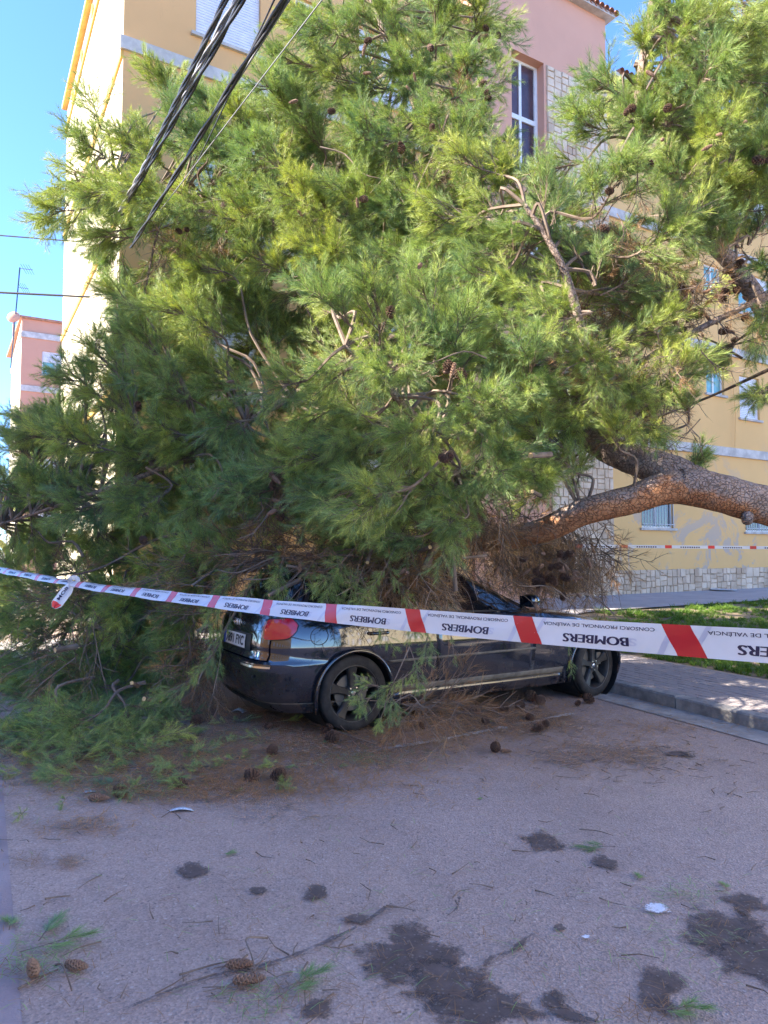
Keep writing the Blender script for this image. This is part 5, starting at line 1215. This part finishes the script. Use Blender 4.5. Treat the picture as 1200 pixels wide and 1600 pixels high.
for px, py, sx, sy, n in [(330, 1170, 420, 60, 160), (760, 1130, 200, 40, 90), (960, 1190, 260, 60, 70), (640, 1380, 900, 300, 120), (1100, 1180, 200, 60, 40), (420, 1540, 130, 60, 30)]:
    for i in range(n):
        a, b = px+rs.randn()*sx*.5, py+rs.randn()*sy*.5
        if b < 1040 or not -60 < a < 1260: continue
        p = G(a, b)+V((0, 0, .012))
        if kn.dot(p) > q0-.05: continue
        an = rs.rand()*6.283; l = rs.uniform(.02, .16); d = V((math.cos(an), math.sin(an), .03)); e = V((-d.y, d.x, 0))*rs.randn()*.15*l
        lt.tube([p, p+d*l*.5+e, p+d*l], [.0022+.002*rs.rand(), .0022, .0012], 4, False)
stuff(lt.build('twig_litter', M['twig']))
# loose sprigs on the road: real separate things
ps = [spray_mesh('sprig', MG, seed=s, L=L_, shoots=sh, needles=nn, wd=.003) for s, L_, sh, nn in ((31, .22, 5, 50), (32, .16, 3, 60), (33, .28, 6, 46))]
for px, py, k_, ang, s_, lab in [(962, 1330, 0, 2.9, .85, 'green pine sprig alone on the asphalt right of centre'), (995, 1380, 1, 1.3, .5, 'tiny sprig just below the green sprig right of centre'), (342, 1338, 1, .4, .5, 'small flattened sprig on the open road left of centre'),
                                (215, 1228, 2, .3, 1.2, 'bushy green sprig next to the closed reddish cone'), (185, 1235, 0, 2.2, 1.1, 'low sprig left of the bushy green one'), (20, 1322, 2, 3.1, 1.1, 'sprig entering the picture at the left edge of the road'), (352, 1132, 2, .6, 1.1, 'bright green sprig right behind the rear bumper'),
                                (30, 1500, 2, .9, 1.0, 'green sprig with cones in the lower left corner'), (60, 1482, 0, 1.6, 1.0, 'upright sprig behind the cones in the lower left corner'), (14, 1462, 1, 1.8, .8, 'small tuft above the lower left sprig'), (428, 1575, 2, 1.2, .9, 'thin mixed green and brown sprig at the bottom edge'),
                                (1135, 1395, 1, 1.4, .5, 'faded tuft by the dark patch at the right edge'), (741, 1250, 1, .2, .3, 'minute green scrap in the middle of the road'), (495, 1165, 1, 1, .7, 'sprig tuft lying left of the crossed grey twigs'), (355, 1240, 1, .5, .6, 'green tuft between the sprig and the paired cones'), (520, 1200, 1, .2, .6, 'flat yellowish tuft under the bay line'), (1010, 1590, 2, .2, .8, 'straw coloured sprig at the bottom edge right of centre')]:
    o = link('pine_sprig', ps[k_]); dz_ = V((math.cos(ang), math.sin(ang)*.5, .0)).normalized(); o.matrix_world = frameM(G(px, py)+V((0, 0, .028*s_)), V((0, 0, 1)), dz_.cross(V((0, 0, 1)))) @ Matrix.Diagonal((.3*s_*.8, s_*.8, s_*.8, 1)); tag(o, lab, 'pine sprig', 'loose pine sprigs on the road')
def stick(pts, r_, lab, m=None, zz_=.015):
    mb = MB(); p3 = [G(*p[:2])+V((0, 0, zz_+(p[2] if len(p) > 2 else 0))) for p in pts]; mb.tube(spline(p3, 4), list(np.linspace(r_, r_*.5, (len(pts)-1)*4+1)), 6, True, .15)
    tag(mb.build('fallen_stick', m or M['twig'], None, True), lab, 'stick', 'loose sticks on the road')
stick([(280, 1530), (330, 1515), (360, 1508)], .004, 'thin stick left of the dark closed cone at the bottom'); stick([(418, 1472), (385, 1485, .03), (392, 1520, .05), (404, 1550, .02)], .004, 'bent grey stick arching over the closed cones')
stick([(28, 1552), (60, 1535), (90, 1522)], .005, 'pale stick under the cone in the lower left corner'); stick([(85, 1515), (98, 1525, .02), (112, 1555)], .005, 'blue grey forked stick right of the lower left cone')
stick([(490, 1132, .08), (520, 1140, .08), (562, 1172)], .006, 'grey twig crossing over the reddish cone by the rear wheel'); stick([(485, 1135, .02), (545, 1160, .04), (590, 1166)], .006, 'long grey twig lying toward the bay line')
stick([(905, 1300), (935, 1303), (958, 1310)], .003, 'dark thin stick left of the sprig right of centre'); stick([(1137, 1245), (1145, 1240), (1152, 1234)], .004, 'short pale stick on the right side of the road')
stick([(115, 1107), (150, 1112), (205, 1113)], .006, 'long bare twig over the green litter at the left'); stick([(158, 1165), (185, 1158), (205, 1170)], .005, 'bare pale twig below the largest cone'); stick([(70, 1410), (90, 1407), (110, 1405)], .005, 'flat dark stick on the left part of the road')
lp, lr, ls, li = [], [], [], []
for i in range(70):
    px, py = random.uniform(10, 440), random.gauss(1180, 32)
    if py < 1120: continue
    g_ = G(px, py); a = random.uniform(0, 6.28); lp.append(g_+V((0, 0, .03))); lr.append(aim(V((math.cos(a), math.sin(a), 0)))); ls.append(random.uniform(.25, .55)); li.append(random.randrange(4))
stuff(scatter('green_sprig_litter', None, SPR, lp, lr, ls, li, [random.uniform(.1, .8) for _ in lp]))
# crossing scraps of plastic
def shard(px, py, w_, d_, h_, ang, lab, m):
    mb = MB(); c_ = G(px, py)
    mb.grid(lambda u, v: V(((u-.5)*w_*(1-.3*v), (v-.5)*d_, h_*math.sin(math.pi*u)*(.6+.4*math.sin(v*5))+.006)), 8, 5)
    o = mb.build('plastic_scrap', m, None, True); md = o.modifiers.new('s', 'SOLIDIFY'); md.thickness = .002; o.location = c_; o.rotation_euler = (0, 0, ang); tag(o, lab, 'plastic scrap')
M['plas'] = mat('bluish_plastic', (.42, .5, .62), .3, spec=.6, noise_s=40, noise_amt=.4)
shard(376, 1112, .13, .10, .035, -.5, 'blue grey broken plastic piece behind the rear bumper', M['plas']); shard(283, 1267, .15, .05, .02, .15, 'flattened pale blue plastic scrap on the open road', M['plas']); shard(140, 1238, .08, .05, .01, .4, 'faint bluish plastic film left of the bushy sprig', M['plas'])
# kerb-edge litter and lawn
rg = random.Random(9); tp, trr, tss, tii = [], [], [], []
def tuft(seed, n=34, h=.10):
    rt = random.Random(seed); mb = MB(); tone = []
    for i in range(n):
        a = rt.uniform(0, 6.28); r_ = rt.uniform(0, .06); p = V((math.cos(a)*r_, math.sin(a)*r_, -.01)); d = V((rt.gauss(0, .45), rt.gauss(0, .45), 1)).normalized(); l = h*rt.uniform(.4, 1.1); s_ = d.cross(V((rt.gauss(0, 1), rt.gauss(0, 1), 0))).normalized()*.0035
        m_ = p+d*l*.6; e = m_+(d+V((rt.gauss(0, .5), rt.gauss(0, .5), -.3))).normalized()*l*.4; mb.add([p-s_, p+s_, m_+s_*.8, e, m_-s_*.8], [(0, 1, 2, 4), (4, 2, 3)]); tone += [rt.random()]*5
    o = mb.build('grass_tuft', [M['grass']]); me = o.data; bpy.data.objects.remove(o); at = me.attributes.new('tone', 'FLOAT', 'POINT'); at.data.foreach_set('value', np.array(tone, dtype=np.float32)); return me
TU = [tuft(1), tuft(2, 44, .07), tuft(3, 26, .15)]
for i in range(15000):
    q = q1+.05+rg.random()**1.1*9; r_ = r0+rg.uniform(-12, 7); p = KP(q, r_)
    if pco(p) > 9.15: continue
    nz_ = noise.noise(V((p.x*.9, p.y*.9, 3)))
    if nz_ < -.18 and q > q1+.5: continue
    tp.append(V((p.x, p.y, Hh(p)+.01))); trr.append((rg.gauss(0, .15), rg.gauss(0, .15), rg.uniform(0, 6.28))); tss.append(rg.uniform(.5, 1.15)*(1 if nz_ > 0 else .75)); tii.append(rg.choice([0, 0, 1, 1, 2]))
stuff(scatter('lawn_grass', None, TU, tp, trr, tss, tii))

# ================================================================== CABLES
M['cable'] = mat('black_cable', (.035, .035, .04), .5); M['cable_grey'] = mat('grey_cable', (.28, .28, .30), .5)
def cable(nm, px, py, Z0, qx, qy, Z1, r_, lab, strands=1, pitch=.5, spr0=0, m=None, ext=.75, sag=.0, wob=0):
    A_, B_ = P(px, py, Z0), P(qx, qy, Z1); d = (A_-B_); A_ = A_+d*ext; e_ = empty(nm, tuple(B_)) if strands > 1 else None; n = 60
    dn = d.normalized(); o1 = dn.orthogonal().normalized(); o2 = dn.cross(o1)
    for k_ in range(strands):
        mb = MB(); pts = []
        for i in range(n+1):
            f = i/n; p = lerp(B_, A_, f)-V((0, 0, sag*math.sin(math.pi*f))); L_ = (A_-B_).length*f; a = 2*math.pi*(L_/pitch+k_/strands); rr_ = r_*1.02 if strands > 1 else 0
            rr_ += spr0*f*(.6+.4*k_); pts.append(p+(o1*math.cos(a)+o2*math.sin(a))*rr_+V((0, 0, wob*math.sin(f*23+k_))))
        mb.tube(pts, r_, 7)
        if e_: o = mb.build('strand', m or M['cable'], e_, True); o.data.transform(Matrix.Translation(-V(e_.location)))
        else: o = mb.build(nm, m or M['cable'], None, True); tag(o, lab, 'cable', 'overhead cables dragged by the tree')
    if e_: tag(e_, lab, 'cable', 'overhead cables dragged by the tree')
cable('overhead_cable', 352, 0, 4.1, 190, 335, 8.2, .010, 'twisted black cable, leftmost of the steep bundle over the crown', 3, 1.1)
cable('overhead_cable', 368, 0, 4.15, 186, 330, 8.2, .010, 'grey lit cable in the middle of the left steep bundle', 2, .9, m=M['cable_grey'])
cable('overhead_cable', 378, 0, 4.2, 196, 325, 8.2, .011, 'black cable at the right side of the left steep bundle', 2, 1.4)
cable('overhead_cable', 444, 0, 4.1, 205, 386, 8.2, .0115, 'thick black double cable, right steep bundle over the crown', 2, 1.6)
cable('overhead_cable', 452, 0, 4.15, 212, 376, 8.1, .007, 'thin grey cable hugging the thick double cable', m=M['cable_grey'])
cable('overhead_cable', 424, 0, 4.2, 285, 300, 7.6, .0055, 'thin dark wire between the two steep bundles', sag=.04)
cable('overhead_cable', 503, 0, 4.4, 238, 345, 7.8, .0045, 'thin pale wire right of the two steep bundles', m=M['cable_grey'])
cable('street_wire', -60, 363, 15, 165, 381, 15, .014, 'upper thin wire crossing the sky at the left edge', ext=.6); cable('street_wire', -60, 454, 14, 140, 464, 14, .022, 'lower thicker wire crossing the sky at the left edge', ext=.6)

# ================================================================== BARRIER TAPE
M['tape'] = mat('white_tape_film', (.72, .73, .78), .28, spec=.6, noise_s=6, noise_amt=.05); M['tape_red'] = mat('tape_red', (.62, .025, .03), .3); M['tape_ink'] = mat('tape_ink', (.02, .015, .06), .45); M['tape_ghost'] = mat('tape_show_through', (.60, .61, .70), .35)
for k_ in ('tape',):
    t = NT(M[k_]); tr = t.node('ShaderNodeBsdfTranslucent'); tr.inputs[0].default_value = (.7, .7, .75, 1); mx = t.node('ShaderNodeMixShader'); mx.inputs[0].default_value = .3; t.L(t.b.outputs[0], mx.inputs[1]); t.L(tr.outputs[0], mx.inputs[2]); t.L(mx.outputs[0], t.n['Material Output'].inputs[0])
PXT = [(-2, 1.315), (-.42, 1.289), (.38, 1.275), (2, 1.262), (4, 1.250), (6, 1.250), (8, 1.255), (9.27, 1.262), (11, 1.285), (13.6, 1.317), (18, 1.38)]
def tz(k_):
    s_ = 0
    for d_ in (-1, -.5, 0, .5, 1): s_ += interp(PXT, k_+d_)
    return s_/5
def troll(k_): return R(interp([(-2, 2), (1, 4), (2, 10), (3, 22), (4, 38), (6, 50), (8, 58), (9.2, 72), (9.4, 72), (11, 62), (18, 55)], k_))
X0, Y0, DX, DY = .4115*1.73, 1.73, -.1759*1.73, .2005*1.73
STEP = math.hypot(DX, DY); TD = V((DX, DY, 0)).normalized(); TS = V((TD.y, -TD.x, 0));  TS = TS if TS.dot(V((-.3, -1, 0))) > 0 else -TS   # towards the camera
TWD = .074
def tp_(k_, v, off=0.0):     # v: -0.5 bottom .. 0.5 top
    roll = troll(k_); c_ = V((X0+DX*k_, Y0+DY*k_, tz(k_))); w_ = V((0, 0, 1))*math.cos(roll)-TS*math.sin(roll)*1.0
    nrm = TS*math.cos(roll)+V((0, 0, 1))*math.sin(roll)
    rip = .003*math.sin(k_*2.9+v*2)+.0016*math.sin(k_*7+v*5)+.0007*math.sin(k_*23+v*9); fold = .012*(1-(2*v)**2)*interp([(-2, 0), (5, 0), (9, 1), (18, 1)], k_)
    return c_+w_*v*TWD+nrm*(rip+fold+off)
tape = empty('barrier_tape', (0, 0, 0)); tag(tape, 'red and white printed barrier tape stretched across the scene in front of the car', 'barrier tape')
mb = MB(); mb.grid(lambda u, v: tp_(lerp(-5, 18, u), v-.5), 460, 8); film = mb.build('tape_film', M['tape'], tape, True)
gh_ = MB()
for k_ in range(-4, 18):
    def rf(u, v, k_=k_, sh=0.0, w_=.078, off=.0006): return tp_(k_+lerp(w_, -w_, u)+(v-.5)*.085+sh, v-.5, off)
    red = MB(); red.grid(rf, 6, 6); red.grid(lambda u, v: rf(u, v, off=-.0006), 6, 6); red.build('red_stripe', M['tape_red'], film, True)
    gh_.grid(lambda u, v: tp_(k_+lerp(.085, .12, u)-(v-.5)*.06+.0, lerp(-.5, .2, v), .0004), 2, 4)
    gh_.grid(lambda u, v: tp_(k_-lerp(.09, .12, u)-(v-.5)*.06, lerp(-.1, .5, v), .0004), 2, 4)
stuff(gh_.build('faint_stripe', M['tape_ghost'], film, True))
def tape_text(txt, kc, vc, kw, hh, bold, nm, m=None, off=.0012):
    me0 = textmesh(txt, 1.0, bold, nm); me0.materials.clear(); me0.materials.append(m or M['tape_ink']); xs = [v_.co.x for v_ in me0.vertices]; ys = [v_.co.y for v_ in me0.vertices]; x0_, x1_, y0_, y1_ = min(xs), max(xs), min(ys), max(ys)
    for v_ in me0.vertices:
        fx = (v_.co.x-x0_)/(x1_-x0_); fy = (v_.co.y-y0_)/(y1_-y0_)
        v_.co = tp_(kc+(fx-.5)*kw, vc-(fy-.5)*hh, off)          # printed upside down
    return link(nm, me0, film)
for k_ in range(-5, 17):
    [tape_text('BOMBERS', k_+.52+q_, -.17, .42, .30, .0, 'lettering', off=.0012+.03*(q_+.004)) for q_ in (-.004, 0, .004)]; tape_text('CONSORCI PROVINCIAL DE VAL\u00c8NCIA', k_+.515, .28, .72, .15, .012, 'lettering')
    tape_text('S', k_+.285, -.17, .05, .26, .02, 'lettering', M['tape_ghost'], .0008)
pp_ = tp_(-5, 0); mb = MB(); mb.tube([V((pp_.x, pp_.y, 0)), V((pp_.x, pp_.y, 2.4))], .03, 12); tag(mb.build('metal_post', M['iron'], None, True), 'grey metal post holding the near end of the barrier tape', 'post')
# knot and loose tail
kc_ = tp_(9.27, 0); mb = MB()
for i in range(5): mb.tube([kc_+V((.03*math.cos(a), .012*math.sin(a*2), .03*math.sin(a)))*(.6+.15*i) for a in np.linspace(i, i+6.28, 14)], .007, 5)
mb.build('knot', M['tape'], tape, True)
def tl_(u, v, off=0):
    a_ = kc_; b_ = P(84, 950, 4.85); p = lerp(a_, b_, u); w_ = V((.62, -.05, -.35)).normalized(); s_ = lerp(.25, 1, min(1, u*3)); pointy = 1-.6*max(0, (u-.86)/.14)
    return p+w_*(v-.5)*TWD*s_*pointy+V((0, -1, 0))*(.006*math.cos(v*9)+off)-V((.0, 0, .02))*math.sin(u*3)*0
mb = MB(); mb.grid(lambda u, v: tl_(u, v), 16, 8); tail = mb.build('loose_tail', M['tape'], tape, True)
mb = MB(); mb.grid(lambda u, v: tl_(lerp(.80, .99, u), lerp(.05, .9, v), .0015), 4, 8); mb.build('red_stripe', M['tape_red'], tail, True)
me0 = textmesh('BOM', 1.0, .03, 'lettering'); me0.materials.clear(); me0.materials.append(M['tape_ink']); xs = [v_.co.x for v_ in me0.vertices]; x0_, x1_ = min(xs), max(xs)
for v_ in me0.vertices: fx = (v_.co.x-x0_)/(x1_-x0_); v_.co = tl_(lerp(.72, .25, 1-fx), .35-v_.co.y*.40, .002)
link('lettering', me0, tail)
# far tape by the building
ft = empty('far_barrier_tape'); tag(ft, 'distant red and white barrier tape strung low across the yellow facade', 'barrier tape')
FA, FB = P(900, 853, 13.2), P(1330, 857, 14.4); L_ = (FB-FA).length
def fp_(k_, v, off=0): p = lerp(FA, FB, k_); return p+V((0, 0, v*.058-.05*math.sin(math.pi*k_)*0))-Nf*(-off)
mb = MB(); mb.grid(lambda u, v: fp_(u, v-.5), 60, 1); ff = mb.build('tape_film', M['tape'], ft)
mb = MB(); im = MB()
for i in range(9):
    k_ = .047+i*.152/1.0*.95 if False else (1036-900+66*(i-2))/430
    if 0 < k_ < 1: mb = MB(); mb.grid(lambda u, v: fp_(k_+(u-.5)*.024, v-.5, .003), 1, 1); mb.build('red_stripe', M['tape_red'], ff)
    for j in range(9):
        kk = k_+.045+j*.008
        if 0 < kk < 1: im.grid(lambda u, v: fp_(kk+(u-.5)*.005, (v-.5)*.42-.1, .003), 1, 1)
stuff(im.build('lettering', M['tape_ink'], ff))

# ================================================================== LEFT EDGE BACKGROUND
M['yellow'] = mat('yellow_green_paint', (.20, .20, .05), .4); M['blue_sign'] = mat('sign_blue', (.05, .16, .42), .4)
yp = empty('yellow_post'); tag(yp, 'yellow green curved hood and panel cut by the left edge', 'bin')
mb = MB(); mb.tube(spline([P(-40, 842, 14), P(-10, 843, 14), P(8, 856, 14), P(15, 880, 14), P(16, 900, 14)], 5), .06, 8); mb.build('hood', M['yellow'], yp, True)
mb = MB(); a_ = P(-26, 902, 14); mb.box((a_.x, a_.y+.3, a_.z-.38), (.62, .6, .75)); mb.build('bin_body', M['yellow'], yp)
sg = empty('road_sign'); tag(sg, 'small round blue road sign beyond the crown at the left edge', 'road sign'); c_ = P(11, 795, 32)
mb = MB(); mb.lathe([(0, .03), (.24, .03)], 24, frameM(c_, V((1, 0, 0)), V((0, 0, 1)))); mb.build('sign_face', M['blue_sign'], sg); mb = MB(); mb.lathe([(.24, .032), (.3, .032), (.3, 0), (0, 0)], 24, frameM(c_, V((1, 0, 0)), V((0, 0, 1)))); mb.build('sign_rim', M['white'], sg)
mb = MB(); mb.tube([V((c_.x, c_.y+.03, 0)), V((c_.x, c_.y+.03, c_.z))], .03, 8); mb.build('pole', M['iron'], sg)
